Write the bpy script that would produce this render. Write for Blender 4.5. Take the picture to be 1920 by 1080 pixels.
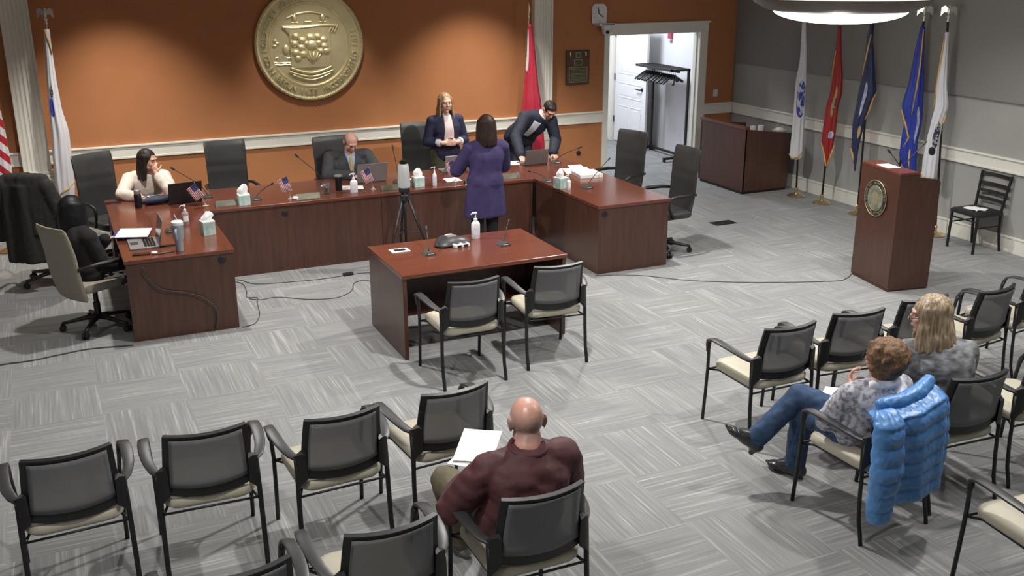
import bpy, bmesh, math, random
from mathutils import Vector, Matrix, noise, Euler
from mathutils.bvhtree import BVHTree
PI = math.pi
for _o in list(bpy.data.objects): bpy.data.objects.remove(_o, do_unlink=True)
SC = bpy.context.scene
COL = SC.collection

# ------------------------------------------------------------------ camera
YAW, PITCH, ROLL = 0.4268, 0.31808, -0.00256
cam_d = bpy.data.cameras.new('camera'); cam = bpy.data.objects.new('camera', cam_d); COL.objects.link(cam)
cam_d.sensor_width = 36.0; cam_d.lens = 36.0*1888.9/1920.0; cam_d.clip_end = 100
_f = Vector((math.sin(YAW)*math.cos(PITCH), math.cos(YAW)*math.cos(PITCH), -math.sin(PITCH)))
_r = Vector((math.cos(YAW), -math.sin(YAW), 0)); _u = _r.cross(_f)
_r2 = math.cos(ROLL)*_r + math.sin(ROLL)*_u; _u2 = -math.sin(ROLL)*_r + math.cos(ROLL)*_u
_m = Matrix((( _r2.x,_u2.x,-_f.x,-9.74686),(_r2.y,_u2.y,-_f.y,-13.08389),(_r2.z,_u2.z,-_f.z,3.23488),(0,0,0,1)))
cam.matrix_world = _m
SC.camera = cam
# ------------------------------------------------------------------ world, exposure
SC.view_settings.view_transform = 'Standard'; SC.view_settings.look = 'None'
SC.view_settings.gamma = 1.0; SC.view_settings.use_curve_mapping = False
SC.view_settings.exposure = 0.05
wd = bpy.data.worlds.new('world'); SC.world = wd; wd.use_nodes = True
wd.node_tree.nodes['Background'].inputs[0].default_value = (0.9,0.95,1,1)
wd.node_tree.nodes['Background'].inputs[1].default_value = 0.05
try:
    SC.cycles.use_denoising = True; SC.cycles.max_bounces = 8; SC.cycles.sample_clamp_indirect = 4
    SC.cycles.caustics_reflective = False; SC.cycles.caustics_refractive = False
except Exception: pass
CEIL = 3.7
def lamp(name, kind, loc, power, color=(1,0.95,0.87), size=0.3, rot=(0,0,0), spot=None, blend=0.5):
    d = bpy.data.lights.new(name, kind); d.energy = power; d.color = color
    if kind == 'AREA': d.shape = 'DISK'; d.size = size
    elif kind == 'SPOT': d.spot_size = spot; d.spot_blend = blend; d.shadow_soft_size = size
    else: d.shadow_soft_size = size
    o = bpy.data.objects.new(name, d); o.location = loc; o.rotation_euler = rot; COL.objects.link(o); return o
WARM = (1,0.965,0.92)
# recessed downlights in the ceiling (general) and wall washers over the orange wall
DOWN = [(-8.7,-3.7),(-4.3,-3.8),(-6.5,-6.7),(-2.1,-6.5),(-4.4,-8.9),(-9.3,-9.6),(-0.9,-10.2)]
POW = [150,170,185,75,90,95,40]
for (x,y),p in zip(DOWN,POW):
    lamp('downlight','SPOT',(x,y,CEIL-0.06),p*2.25,WARM,0.06,spot=math.radians(132),blend=0.45)
for x,p in ((-8.95,1.0),(-4.45,1.15),(-13.2,0.8)):
    lamp('wall_washer','SPOT',(x,-1.15,CEIL-0.06),370*p,(1,0.94,0.84),0.06,rot=(math.radians(3),0,0),spot=math.radians(88),blend=0.8)
# ambient: the one pendant's lens, added fill discs without fixtures, and the corridor light
lamp('seal_accent','SPOT',(-6.62,-1.25,CEIL-0.06),150,(1,0.95,0.86),0.05,rot=(math.radians(24),0,0),spot=math.radians(58),blend=0.8)
lamp('pendant_glow','POINT',(-2.62,-5.15,2.42),26,(1,0.98,0.95),0.12)
lamp('corridor_light','AREA',(-1.7,1.7,3.0),105,(0.86,0.92,1),0.9)
for (x,y,p) in ((-2.62,-5.15,13),(-7.3,-5.1,13),(-5.0,-9.6,15),(-10.0,-10.2,15),(-12,-5.2,14),(-8,-13.5,10)):  # first disc is the pendant's lens; the rest are added unseen fill
    lamp('pendant_and_fill_light','AREA',(x,y,2.56),p,(1,0.98,0.95),1.1)

# ------------------------------------------------------------------ materials
def mat(name, col, rough=0.6, metal=0.0, spec=0.5, var=0.0, scale=8.0, bump=0.0, bscale=60.0, coat=0.0, stretch=(1,1,1), emit=None, estr=0, col2=None, lo=0.35, hi=0.65, alpha=1.0, trans=0.0, sheen=0.0, detail=4):
    m = bpy.data.materials.new(name); m.use_nodes = True
    nt = m.node_tree; b = nt.nodes['Principled BSDF']
    b.inputs['Roughness'].default_value = rough; b.inputs['Metallic'].default_value = metal
    b.inputs['Specular IOR Level'].default_value = spec
    b.inputs['Coat Weight'].default_value = coat; b.inputs['Coat Roughness'].default_value = 0.12
    b.inputs['Alpha'].default_value = alpha; b.inputs['Transmission Weight'].default_value = trans
    b.inputs['Sheen Weight'].default_value = sheen
    c = (*col,1)
    tc = nt.nodes.new('ShaderNodeTexCoord'); mp = nt.nodes.new('ShaderNodeMapping')
    nt.links.new(tc.outputs['Object'], mp.inputs['Vector']); mp.inputs['Scale'].default_value = stretch
    n = nt.nodes.new('ShaderNodeTexNoise'); n.inputs['Scale'].default_value = scale; n.inputs['Detail'].default_value = detail
    nt.links.new(mp.outputs[0], n.inputs['Vector'])
    r = nt.nodes.new('ShaderNodeValToRGB'); r.color_ramp.elements[0].position = lo; r.color_ramp.elements[1].position = hi
    if col2 is None:
        r.color_ramp.elements[0].color = tuple(v*(1-var) for v in col)+(1,); r.color_ramp.elements[1].color = tuple(min(1,v*(1+var)) for v in col)+(1,)
    else:
        r.color_ramp.elements[0].color = (*col,1); r.color_ramp.elements[1].color = (*col2,1)
    nt.links.new(n.outputs['Fac'], r.inputs['Fac']); nt.links.new(r.outputs['Color'], b.inputs['Base Color'])
    if bump:
        n2 = nt.nodes.new('ShaderNodeTexNoise'); n2.inputs['Scale'].default_value = bscale
        nt.links.new(tc.outputs['Object'], n2.inputs['Vector'])
        bp = nt.nodes.new('ShaderNodeBump'); bp.inputs['Strength'].default_value = bump; bp.inputs['Distance'].default_value = 0.004
        nt.links.new(n2.outputs['Fac'], bp.inputs['Height']); nt.links.new(bp.outputs[0], b.inputs['Normal'])
    if emit: b.inputs['Emission Color'].default_value = (*emit,1); b.inputs['Emission Strength'].default_value = estr
    return m

def wood(name, c1, c2, rough=0.3, axis='x', coat=0.3):
    st = {'x':(1.2,14,14),'y':(14,1.2,14),'z':(14,14,1.2)}[axis]
    m = mat(name, c1, rough=rough, col2=c2, scale=2.2, stretch=st, lo=0.3, hi=0.72, coat=coat, detail=6)
    return m

def carpet():
    m = bpy.data.materials.new('carpet_tile'); m.use_nodes = True; nt = m.node_tree; N = nt.nodes; L = nt.links
    b = N['Principled BSDF']; b.inputs['Roughness'].default_value = 0.95; b.inputs['Specular IOR Level'].default_value = 0.15
    tc = N.new('ShaderNodeTexCoord'); sp = N.new('ShaderNodeSeparateXYZ'); L.new(tc.outputs['Object'], sp.inputs[0])
    def ma(op, a, b_=None, c=None):
        n = N.new('ShaderNodeMath'); n.operation = op
        for i,v in enumerate((a,b_,c)):
            if v is None: continue
            if isinstance(v,(int,float)): n.inputs[i].default_value = v
            else: L.new(v, n.inputs[i])
        return n.outputs[0]
    S = 0.6175
    gx = ma('DIVIDE', ma('ADD', sp.outputs[0], 10.312+S*20), S); gy = ma('DIVIDE', ma('ADD', sp.outputs[1], 5.597+S*40), S)
    ix = ma('FLOOR', gx); iy = ma('FLOOR', gy)
    par = ma('MODULO', ma('ADD', ix, iy), 2.0)          # (20+40)%2==0 -> parity 0 = stripes along y
    fx = ma('SUBTRACT', gx, ix); fy = ma('SUBTRACT', gy, iy)
    def mixv(a, b2, f):
        n = N.new('ShaderNodeMix'); n.data_type = 'FLOAT'; L.new(f, n.inputs[0]); L.new(a, n.inputs[2]); L.new(b2, n.inputs[3]); return n.outputs[0]
    along = mixv(fy, fx, par); across = mixv(fx, fy, par)
    seed = ma('ADD', ma('MULTIPLY', ix, 3.17), ma('MULTIPLY', iy, 7.31))
    def stripes(sa, sc, off, lo, hi):
        cv = N.new('ShaderNodeCombineXYZ'); L.new(ma('MULTIPLY', along, sa), cv.inputs[0]); L.new(ma('MULTIPLY', across, sc), cv.inputs[1]); L.new(ma('ADD', seed, off), cv.inputs[2])
        n = N.new('ShaderNodeTexNoise'); n.inputs['Scale'].default_value = 1.0; n.inputs['Detail'].default_value = 2.5; L.new(cv.outputs[0], n.inputs['Vector'])
        mr = N.new('ShaderNodeMapRange'); L.new(n.outputs['Fac'], mr.inputs[0]); mr.inputs[1].default_value = lo; mr.inputs[2].default_value = hi; return mr.outputs[0]
    a = stripes(1.0, 34, 0, 0.36, 0.70); c = stripes(1.7, 95, 50, 0.4, 0.7); d = stripes(0.7, 3.5, 90, 0.3, 0.7)
    v = ma('ADD', ma('ADD', ma('MULTIPLY', a, 0.42), ma('MULTIPLY', ma('MULTIPLY', a, c), 0.5)), ma('MULTIPLY', d, 0.22))
    r = N.new('ShaderNodeValToRGB'); e = r.color_ramp.elements
    e[0].position = 0.05; e[0].color = (0.215,0.220,0.222,1); e[1].position = 1.0; e[1].color = (0.46,0.46,0.45,1)
    x = r.color_ramp.elements.new(0.5); x.color = (0.272,0.277,0.275,1)
    L.new(v, r.inputs['Fac'])
    L.new(r.outputs['Color'], b.inputs['Base Color'])
    nz = N.new('ShaderNodeTexNoise'); nz.inputs['Scale'].default_value = 220; L.new(tc.outputs['Object'], nz.inputs['Vector'])
    bp = N.new('ShaderNodeBump'); bp.inputs['Strength'].default_value = 0.25; bp.inputs['Distance'].default_value = 0.003; L.new(nz.outputs['Fac'], bp.inputs['Height']); L.new(bp.outputs[0], b.inputs['Normal'])
    return m

def mesh_fabric():
    m = bpy.data.materials.new('mesh_fabric'); m.use_nodes = True; nt = m.node_tree; N = nt.nodes; L = nt.links
    b = N['Principled BSDF']; b.inputs['Base Color'].default_value = (0.165,0.165,0.175,1); b.inputs['Roughness'].default_value = 0.55
    tc = N.new('ShaderNodeTexCoord'); n = N.new('ShaderNodeTexNoise'); n.inputs['Scale'].default_value = 3; L.new(tc.outputs['Object'], n.inputs['Vector'])
    mr = N.new('ShaderNodeMapRange'); L.new(n.outputs['Fac'], mr.inputs[0]); mr.inputs[3].default_value = 0.74; mr.inputs[4].default_value = 0.84
    L.new(mr.outputs[0], b.inputs['Alpha']); return m

M = {}
M['carpet'] = carpet(); M['mesh'] = mesh_fabric()
M['orange'] = mat('orange_paint', (0.44,0.185,0.080), rough=0.75, var=0.03, scale=3, bump=0.08, bscale=180, spec=0.25)
M['white'] = mat('white_trim_paint', (0.76,0.75,0.68), rough=0.4, var=0.02, scale=3)
M['grey_wall'] = mat('grey_wall_paint', (0.35,0.352,0.335), rough=0.7, var=0.03, scale=3, bump=0.06, bscale=160, spec=0.25)
M['panel'] = mat('acoustic_panel_fabric', (0.235,0.228,0.218), rough=0.95, var=0.06, scale=150, bump=0.25, bscale=400, spec=0.1)
M['ceiling'] = mat('ceiling_paint', (0.72,0.71,0.68), rough=0.9, var=0.02, spec=0.2)
M['hall'] = mat('hall_wall_paint', (0.74,0.76,0.79), rough=0.7, var=0.03, scale=2)
M['hall_door'] = mat('white_door_paint', (0.8,0.8,0.8), rough=0.35, var=0.01)
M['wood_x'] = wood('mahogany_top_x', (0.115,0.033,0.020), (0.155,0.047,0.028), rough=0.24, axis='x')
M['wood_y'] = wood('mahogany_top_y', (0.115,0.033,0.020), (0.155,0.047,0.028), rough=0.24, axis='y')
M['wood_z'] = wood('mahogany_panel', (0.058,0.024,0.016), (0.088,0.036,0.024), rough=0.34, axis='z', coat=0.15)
M['black'] = mat('black_plastic', (0.012,0.012,0.013), rough=0.45, var=0.1)
M['black_frame'] = mat('black_metal', (0.014,0.014,0.015), rough=0.4, var=0.1, spec=0.4)
M['arm_grey'] = mat('dark_grey_arm_plastic', (0.035,0.035,0.037), rough=0.42, var=0.1)
M['beige'] = mat('beige_vinyl', (0.46,0.43,0.34), rough=0.5, var=0.03, scale=5, bump=0.1, bscale=120)
M['leather'] = mat('charcoal_leather', (0.035,0.036,0.036), rough=0.42, var=0.12, scale=6, bump=0.15, bscale=90)
M['tan'] = mat('taupe_upholstery', (0.30,0.265,0.215), rough=0.75, var=0.06, scale=60)
M['gold'] = mat('gold_relief', (0.86,0.76,0.45), rough=0.40, metal=0.8, var=0.06, scale=5)
M['brass'] = mat('polished_brass', (0.72,0.58,0.33), rough=0.25, metal=0.9, var=0.05)
M['fringe'] = mat('gold_fringe', (0.58,0.36,0.10), rough=0.8, var=0.25, scale=60, stretch=(1,1,0.1))
M['steel'] = mat('brushed_steel', (0.6,0.6,0.6), rough=0.3, metal=0.8, var=0.05)
M['silver'] = mat('silver_aluminium', (0.30,0.30,0.31), rough=0.38, metal=0.5, var=0.03)
M['paper'] = mat('white_paper', (0.85,0.85,0.84), rough=0.7, var=0.02, scale=4)
M['plastic_w'] = mat('white_plastic', (0.74,0.75,0.78), rough=0.35, var=0.02)
M['teal'] = mat('tissue_box_print', (0.30,0.50,0.46), rough=0.6, col2=(0.62,0.72,0.68), scale=14)
M['eagle'] = mat('chrome_eagle', (0.62,0.62,0.55), rough=0.3, metal=0.7, var=0.1)
M['black_gloss'] = mat('black_gloss', (0.008,0.008,0.009), rough=0.2, var=0.1)
M['red_plastic'] = mat('red_plastic', (0.42,0.06,0.12), rough=0.4, var=0.03)
M['base_grey'] = mat('microphone_base_plastic',(0.09,0.09,0.085),rough=0.35,metal=0.3)
M['basket'] = mat('cream_basket_weave',(0.62,0.56,0.44),rough=0.7,var=0.15,scale=60)
M['lens'] = mat('lit_lens', (1,1,1), rough=0.5, emit=(1,0.98,0.97), estr=3.0)
M['fixture'] = mat('bronze_fixture_metal', (0.16,0.135,0.115), rough=0.45, metal=0.4, var=0.05)

# ------------------------------------------------------------------ builders
class MB:
    def __init__(s): s.bm = bmesh.new()
    def box(s, x0,x1,y0,y1,z0,z1, bev=0.0, M_=None, seg=2):
        vs = [s.bm.verts.new(v) for v in ((x0,y0,z0),(x1,y0,z0),(x1,y1,z0),(x0,y1,z0),(x0,y0,z1),(x1,y0,z1),(x1,y1,z1),(x0,y1,z1))]
        fs = [s.bm.faces.new([vs[i] for i in f]) for f in ((0,3,2,1),(4,5,6,7),(0,1,5,4),(1,2,6,5),(2,3,7,6),(3,0,4,7))]
        geo = vs
        if bev > 0:
            es = list({e for f in fs for e in f.edges})
            r = bmesh.ops.bevel(s.bm, geom=es, offset=bev, segments=seg, affect='EDGES', profile=0.5)
            geo = list({v for f in r['faces'] for v in f.verts} | {v for v in vs if v.is_valid})
        if M_ is not None: bmesh.ops.transform(s.bm, matrix=M_, verts=[v for v in geo if v.is_valid])
        return s
    def rings(s, rings, cap=True, closed=False):
        rr = [[s.bm.verts.new(p) for p in r] for r in rings]; n = len(rr[0])
        k = len(rr)
        for i in range(k if closed else k-1):
            a = rr[i]; b = rr[(i+1)%k]
            for j in range(n): s.bm.faces.new((a[j], a[(j+1)%n], b[(j+1)%n], b[j]))
        if cap and not closed:
            s.bm.faces.new(list(reversed(rr[0]))); s.bm.faces.new(rr[-1])
        return s
    def tube(s, pts, r, n=8, closed=False, sx=1.0, sy=1.0, up=(0,0,1)):
        P = [Vector(p) for p in pts]; R = r if isinstance(r,(list,tuple)) else [r]*len(P); rings = []
        prev = None
        for i,p in enumerate(P):
            if closed: t = P[(i+1)%len(P)]-P[i-1]
            else: t = P[min(i+1,len(P)-1)]-P[max(i-1,0)]
            t.normalize()
            if prev is None:
                ref = Vector(up) if abs(t.dot(Vector(up)))<0.95 else Vector((1,0,0))
                a = t.cross(ref).normalized()
            else:
                a = (prev - t*prev.dot(t)).normalized()
            prev = a; b = t.cross(a)
            rings.append([p + a*math.cos(2*PI*j/n)*R[i]*sx + b*math.sin(2*PI*j/n)*R[i]*sy for j in range(n)])
        return s.rings(rings, True, closed)
    def lathe(s, prof, n=24, c=(0,0,0), M_=None):
        c = Vector(c); rg = []
        for r,z in prof: rg.append([c+Vector((max(r,1e-4)*math.cos(2*PI*j/n), max(r,1e-4)*math.sin(2*PI*j/n), z)) for j in range(n)])
        if M_ is not None: rg = [[M_@p for p in r] for r in rg]
        return s.rings(rg)
    def prism(s, poly, d0, d1, M_=None):      # polygon in xz, extruded along y from d0 to d1
        a = [Vector((x,d0,z)) for x,z in poly]; b = [Vector((x,d1,z)) for x,z in poly]
        if M_ is not None: a = [M_@p for p in a]; b = [M_@p for p in b]
        return s.rings([a,b])
    def ell(s, c, r, M_=None, n=16, k=10):
        c = Vector(c); rg = []
        for i in range(1,k):
            th = PI*i/k
            ring = [Vector((math.sin(th)*math.cos(2*PI*j/n)*r[0], math.sin(th)*math.sin(2*PI*j/n)*r[1], -math.cos(th)*r[2])) for j in range(n)]
            if M_ is not None: ring = [M_@p for p in ring]
            rg.append([c+p for p in ring])
        return s.rings(rg)
    def grid(s, fn, nu, nv, thick=0.0, nrm=None):
        g = [[Vector(fn(i/nu, j/nv)) for i in range(nu+1)] for j in range(nv+1)]
        if thick:
            g2 = []
            for j in range(nv+1):
                row = []
                for i in range(nu+1):
                    du = g[j][min(i+1,nu)]-g[j][max(i-1,0)]; dv = g[min(j+1,nv)][i]-g[max(j-1,0)][i]
                    k = du.cross(dv); k = k.normalized() if k.length>1e-9 else Vector((0,0,1))
                    row.append(g[j][i]-k*thick)
                g2.append(row)
        va = [[s.bm.verts.new(p) for p in row] for row in g]
        for j in range(nv):
            for i in range(nu): s.bm.faces.new((va[j][i],va[j][i+1],va[j+1][i+1],va[j+1][i]))
        if thick:
            vb = [[s.bm.verts.new(p) for p in row] for row in g2]
            for j in range(nv):
                for i in range(nu): s.bm.faces.new((vb[j][i],vb[j+1][i],vb[j+1][i+1],vb[j][i+1]))
            for i in range(nu):
                s.bm.faces.new((va[0][i],vb[0][i],vb[0][i+1],va[0][i+1])); s.bm.faces.new((va[nv][i],va[nv][i+1],vb[nv][i+1],vb[nv][i]))
            for j in range(nv):
                s.bm.faces.new((va[j][0],va[j+1][0],vb[j+1][0],vb[j][0])); s.bm.faces.new((va[j][nu],vb[j][nu],vb[j+1][nu],va[j+1][nu]))
        return s
    def build(s, name, m, parent=None, smooth=False, fix=True):
        if fix: bmesh.ops.recalc_face_normals(s.bm, faces=s.bm.faces)
        me = bpy.data.meshes.new(name); s.bm.to_mesh(me); s.bm.free()
        if smooth: me.shade_smooth(); 
        o = bpy.data.objects.new(name, me); me.materials.append(M[m] if isinstance(m,str) else m)
        COL.objects.link(o)
        if parent is not None: o.parent = parent
        if smooth == 'auto':
            try: me.set_sharp_from_angle(angle=math.radians(40))
            except Exception: pass
        return o
def tag(o, label, cat, group=None):
    o['label'] = label; o['category'] = cat
    if group: o['group'] = group
    return o
def struct(o): o['kind'] = 'structure'; return o
def thing(name, label, cat, loc=(0,0,0), rz=0, group=None):
    o = bpy.data.objects.new(name, None); COL.objects.link(o); o.location = loc; o.rotation_euler = (0,0,rz); o.empty_display_size = 0.1
    return tag(o, label, cat, group)
def copy_tree(o, parent=None):
    c = o.copy(); COL.objects.link(c)
    if parent is not None: c.parent = parent
    for ch in [k for k in o.children]: copy_tree(ch, c)
    return c
def place(src, x, y, z=0, rz=0, label=None, group=None, first=False):
    o = src if first else copy_tree(src)
    o.location = (x,y,z); o.rotation_euler = (0,0,rz)
    if label: o['label'] = label
    if group: o['group'] = group
    return o
T = Matrix.Translation
def RZ(a): return Matrix.Rotation(a,4,'Z')
def RX(a): return Matrix.Rotation(a,4,'X')
def RY(a): return Matrix.Rotation(a,4,'Y')
def arc(c, r, a0, a1, n, plane='xz'):
    out = []
    for i in range(n+1):
        a = a0+(a1-a0)*i/n
        if plane=='xz': out.append((c[0]+r*math.cos(a), c[1], c[2]+r*math.sin(a)))
        elif plane=='yz': out.append((c[0], c[1]+r*math.cos(a), c[2]+r*math.sin(a)))
        else: out.append((c[0]+r*math.cos(a), c[1]+r*math.sin(a), c[2]))
    return out

# ------------------------------------------------------------------ room shell
struct(MB().box(-14.5,0.02,-16.5,3.6,-0.1,0).build('floor','carpet'))
struct(MB().box(-14.5,0.3,-16.5,0.0,CEIL,CEIL+0.1).build('ceiling','ceiling'))
wb = MB(); DL,DR,DT = -2.251,-0.655,2.154
wb.box(-14.5,DL,0,0.14,0,CEIL).box(DR,0.0,0,0.14,0,CEIL).box(DL,DR,0,0.14,DT,CEIL)
struct(wb.build('wall_back','orange'))
struct(MB().box(0.02,0.18,-16.5,3.6,0,CEIL).build('wall_right','grey_wall'))
struct(MB().box(-14.6,-14.5,-16.5,0.14,0,CEIL).build('wall_left','grey_wall'))
struct(MB().box(-14.6,0.2,-16.6,-16.5,0,CEIL).build('wall_front','grey_wall'))
# acoustic panels above the right wall's picture line, butted side by side
ap = MB(); y = -0.005
while y > -12:
    ap.box(-0.012,0.019,y-12.0,y-0.004,1.667,CEIL-0.02,bev=0.004); y -= 12.2
struct(ap.build('trim_1','panel'))
# chair rails and baseboards
RT,RB = 1.062,0.901
def rail(m, x0,x1,y0,y1,z0,z1,ax):
    pass
r1 = MB()
for a,b in ((-14.4,-2.325),(-0.528,0.0)):
    r1.box(a,b,-0.022,0.001,RB,RT-0.02,bev=0.003).box(a,b,-0.040,0.001,RT-0.024,RT,bev=0.005).box(a,b,-0.028,0.001,RB-0.006,RB+0.018,bev=0.003)
struct(r1.build('trim_2','white'))
r2 = MB(); r2.box(-0.022+0.02,0.021,-12.5,-0.024,RB,RT-0.02,bev=0.003).box(-0.02,0.021,-12.5,-0.041,RT-0.024,RT,bev=0.005).box(-0.012,0.021,-12.5,-0.03,RB-0.006,RB+0.018,bev=0.003)
struct(r2.build('trim_3','white'))
b1 = MB()
for a,b in ((-14.4,-2.325),(-0.528,0.0)): b1.box(a,b,-0.018,0.001,0,0.17,bev=0.003).box(a,b,-0.026,0.001,0.165,0.19,bev=0.004)
struct(b1.build('baseboard_back','white'))
b2 = MB(); b2.box(0.0,0.021,-12.5,-0.02,0,0.17,bev=0.003).box(-0.008,0.021,-12.5,-0.027,0.165,0.19,bev=0.004)
struct(b2.build('baseboard_right','white'))
# door casing with a flat head
dc = MB()
dc.box(-2.325,DL+0.012,-0.026,0.002,0,DT,bev=0.004).box(DR-0.012,-0.528,-0.026,0.002,0,DT,bev=0.004)
dc.box(-2.325,-0.528,-0.032,0.002,DT-0.004,2.285,bev=0.004).box(-2.345,-0.508,-0.055,0.002,2.28,2.308,bev=0.005)
dc.box(DL-0.002,DL+0.014,-0.01,0.15,0,DT).box(DR-0.014,DR+0.002,-0.01,0.15,0,DT).box(DL,DR,-0.01,0.15,DT-0.014,DT+0.002)
dc.box(DR-0.03,DR-0.012,0.05,0.09,0,DT-0.012)
struct(dc.build('door_1','white'))
# corridor shell beyond the doorway
hw = MB(); hw.box(-4.2,0.02,3.25,3.35,0,3.1)
struct(hw.build('wall_corridor','hall'))
struct(MB().box(0.0,0.02,0.14,3.25,0,3.1).build('wall_corridor_side','hall'))
struct(MB().box(-4.3,-4.2,0.14,3.35,0,3.1).build('wall_corridor_end','hall'))
struct(MB().box(-4.3,0.2,0.0,3.4,3.1,3.15).build('ceiling_corridor','ceiling'))
struct(MB().box(-1.6,-0.44,3.232,3.25,0,0.15,bev=0.003).build('baseboard_corridor','white'))
# open corridor door: leaf swung toward the room
LX = -0.345
dr = MB(); Y0,Y1 = 1.98,3.03
dr.box(LX,LX+0.044,Y0,Y1,0.01,2.13,bev=0.002)
def dpan(y0,y1,z0,z1):
    for a,b,c,d in ((y0,y1,z0-0.012,z0),(y0,y1,z1,z1+0.012),(y0-0.012,y0,z0-0.012,z1+0.012),(y1,y1+0.012,z0-0.012,z1+0.012)):
        dr.box(LX-0.007,LX+0.002,a,b,c,d,bev=0.0025)
    dr.box(LX-0.004,LX+0.002,y0+0.03,y1-0.03,z0+0.03,z1-0.03,bev=0.003)
ym = (Y0+Y1)/2
dpan(Y0+0.16,Y1-0.14,1.25,1.98); dpan(Y0+0.16,Y1-0.14,0.83,1.07); dpan(Y0+0.16,ym-0.04,0.22,0.66); dpan(ym+0.04,Y1-0.14,0.22,0.66)
dl = struct(dr.build('door_2','hall_door'))
h = MB(); h.tube([(LX,2.10,1.02),(LX-0.05,2.10,1.02),(LX-0.055,2.13,1.02),(LX-0.055,2.24,1.02)],0.010); h.lathe([(0.0,0),(0.03,0),(0.03,0.012),(0,0.012)],16,M_=T((LX,2.10,1.02))@RY(-PI/2)); h.build('door_handle','black',dl,smooth=True)
for z in (0.4,1.16,1.92): MB().box(LX-0.012,LX+0.0,3.03,3.055,z-0.055,z+0.055,bev=0.003).build('hinge','black',dl)
fr = MB(); fr.box(-0.42,-0.29,3.06,3.25,0,2.2,bev=0.003).box(-0.47,-0.40,3.225,3.25,0,2.2,bev=0.003).box(-0.47,0.0,3.06,3.25,2.16,2.25)
struct(fr.build('door_3','white'))

# fluted pilasters on pedestals
def pilaster(x0,x1,name,label):
    t = thing(name,label,'column',((x0+x1)/2,-0.07,0)); w = (x1-x0)/2
    m = MB(); m.box(-w-0.045,w+0.045,-0.09,0.07,0,0.72,bev=0.006).box(-w-0.06,w+0.06,-0.105,0.07,0,0.14,bev=0.006)
    m.build('pedestal','white',t)
    m = MB(); m.box(-w-0.065,w+0.065,-0.11,0.07,0.72,0.765,bev=0.012).box(-w-0.04,w+0.04,-0.085,0.07,0.76,0.80,bev=0.015).box(-w-0.02,w+0.02,-0.06,0.07,0.80,0.835,bev=0.01)
    m.build('base_moulding','white',t)
    # shaft outline with flutes
    pts = []; n = 6; f = 2*w/(n+0.4)
    pts.append((-w,0.07)); pts.append((-w,-0.04))
    for i in range(n):
        a = -w+0.2*f+i*f
        for k in range(0,7):
            th = PI*k/6; pts.append((a+f*0.14+f*0.36*(1-math.cos(th)), -0.04+(0.003+0.0028*i)*math.sin(th)))
    pts.append((w,-0.04)); pts.append((w,0.07))
    m = MB(); m.rings([[Vector((x,y_,0.83)) for x,y_ in pts],[Vector((x,y_,CEIL-0.25)) for x,y_ in pts]])
    m.box(-w-0.02,w+0.02,-0.06,0.07,CEIL-0.26,CEIL)
    m.build('fluted_shaft','white',t); return t
pilaster(-10.135,-9.83,'fluted_column','white fluted column on a pedestal at the far left of the orange wall')
pilaster(-3.49,-3.205,'fluted_column','white fluted column between the gold seal and the bronze plaque')

# ------------------------------------------------------------------ pendant lamp
t = thing('pendant_lamp','large round hanging bowl lamp with a glowing white lens near the ceiling','lamp',(-2.62,-5.15,0))
m = MB(); R = 0.80
m.lathe([(0.64*math.sin(a),2.735-0.135*math.cos(a)) for a in [i*PI/2/12 for i in range(0,13)]]+[(0,2.74)],64); m.build('lens','lens',t,smooth='auto')
m = MB(); m.lathe([(0.60,2.735),(0.655,2.725),(0.72,2.745),(0.82,2.80),(0.86,2.845),(0.84,2.85),(0.79,2.81),(0.62,2.76)],64); 
m.build('rim','fixture',t,smooth='auto')
m = MB(); m.lathe([(0.0,2.84),(0.80,2.845),(0.82,2.87),(0.70,2.93),(0,2.95)],48); m.build('upper_diffuser','lens',t,smooth='auto')
m = MB()
for a in range(3): m.tube([(0.6*math.cos(a*2.1+0.4),0.6*math.sin(a*2.1+0.4),2.93),(0.05*math.cos(a*2.1+.4),0.05*math.sin(a*2.1+.4),CEIL-0.02)],0.006)
m.lathe([(0,CEIL-0.03),(0.1,CEIL-0.03),(0.1,CEIL),(0,CEIL)]); m.build('suspension','fixture',t)
# ------------------------------------------------------------------ council desks
def desk_run(name,label,topbox,panels,axis,grommets):
    t = thing(name,label,'desk',(topbox[0],topbox[2],0))
    L = Matrix.Translation((-topbox[0],-topbox[2],0))
    m = MB(); m.box(topbox[0],topbox[1],topbox[2],topbox[3],0.715,0.75,bev=0.004,M_=None)
    bmesh.ops.transform(m.bm,matrix=L,verts=m.bm.verts); m.build('desktop','wood_'+axis,t)
    for nm,b in panels:
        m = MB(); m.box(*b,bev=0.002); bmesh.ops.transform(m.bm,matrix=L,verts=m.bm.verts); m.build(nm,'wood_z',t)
    for (x,y,z,d) in grommets:
        m = MB()
        Mx = {'y':T((x,y,z))@RX(PI/2),'z':T((x,y,z))}[d]
        m.lathe([(0,0),(0.034,0),(0.034,0.003),(0.028,0.006),(0,0.005)],20,M_=L@Mx); m.build('grommet','black',t,smooth='auto')
    return t
desk_run('council_desk','mahogany side desk on the left holding the tumbler and the open silver laptop',(-9.353,-8.416,-4.147,-1.62),
  [('end_panel',(-9.34,-8.43,-4.135,-4.105,0.0,0.7155)),('side_panel',(-8.455,-8.43,-4.105,-2.60,0.0,0.7155)),('inner_panel',(-9.34,-9.31,-2.2,-1.66,0,0.7155))],'y',[(-8.53,-4.136,0.66,'y')])
desk_run('council_desk','long mahogany desk along the back, facing the tripod, between the two side desks',(-8.415,-4.677,-2.572,-1.56),
  [('front_panel',(-8.43,-6.55,-2.56,-2.53,0.0,0.7155)),('front_panel',(-6.546,-4.69,-2.56,-2.53,0.0,0.7155)),('inner_panel',(-6.56,-6.53,-2.53,-1.75,0,0.7155))],'x',[(-7.62,-2.561,0.64,'y')])
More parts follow.
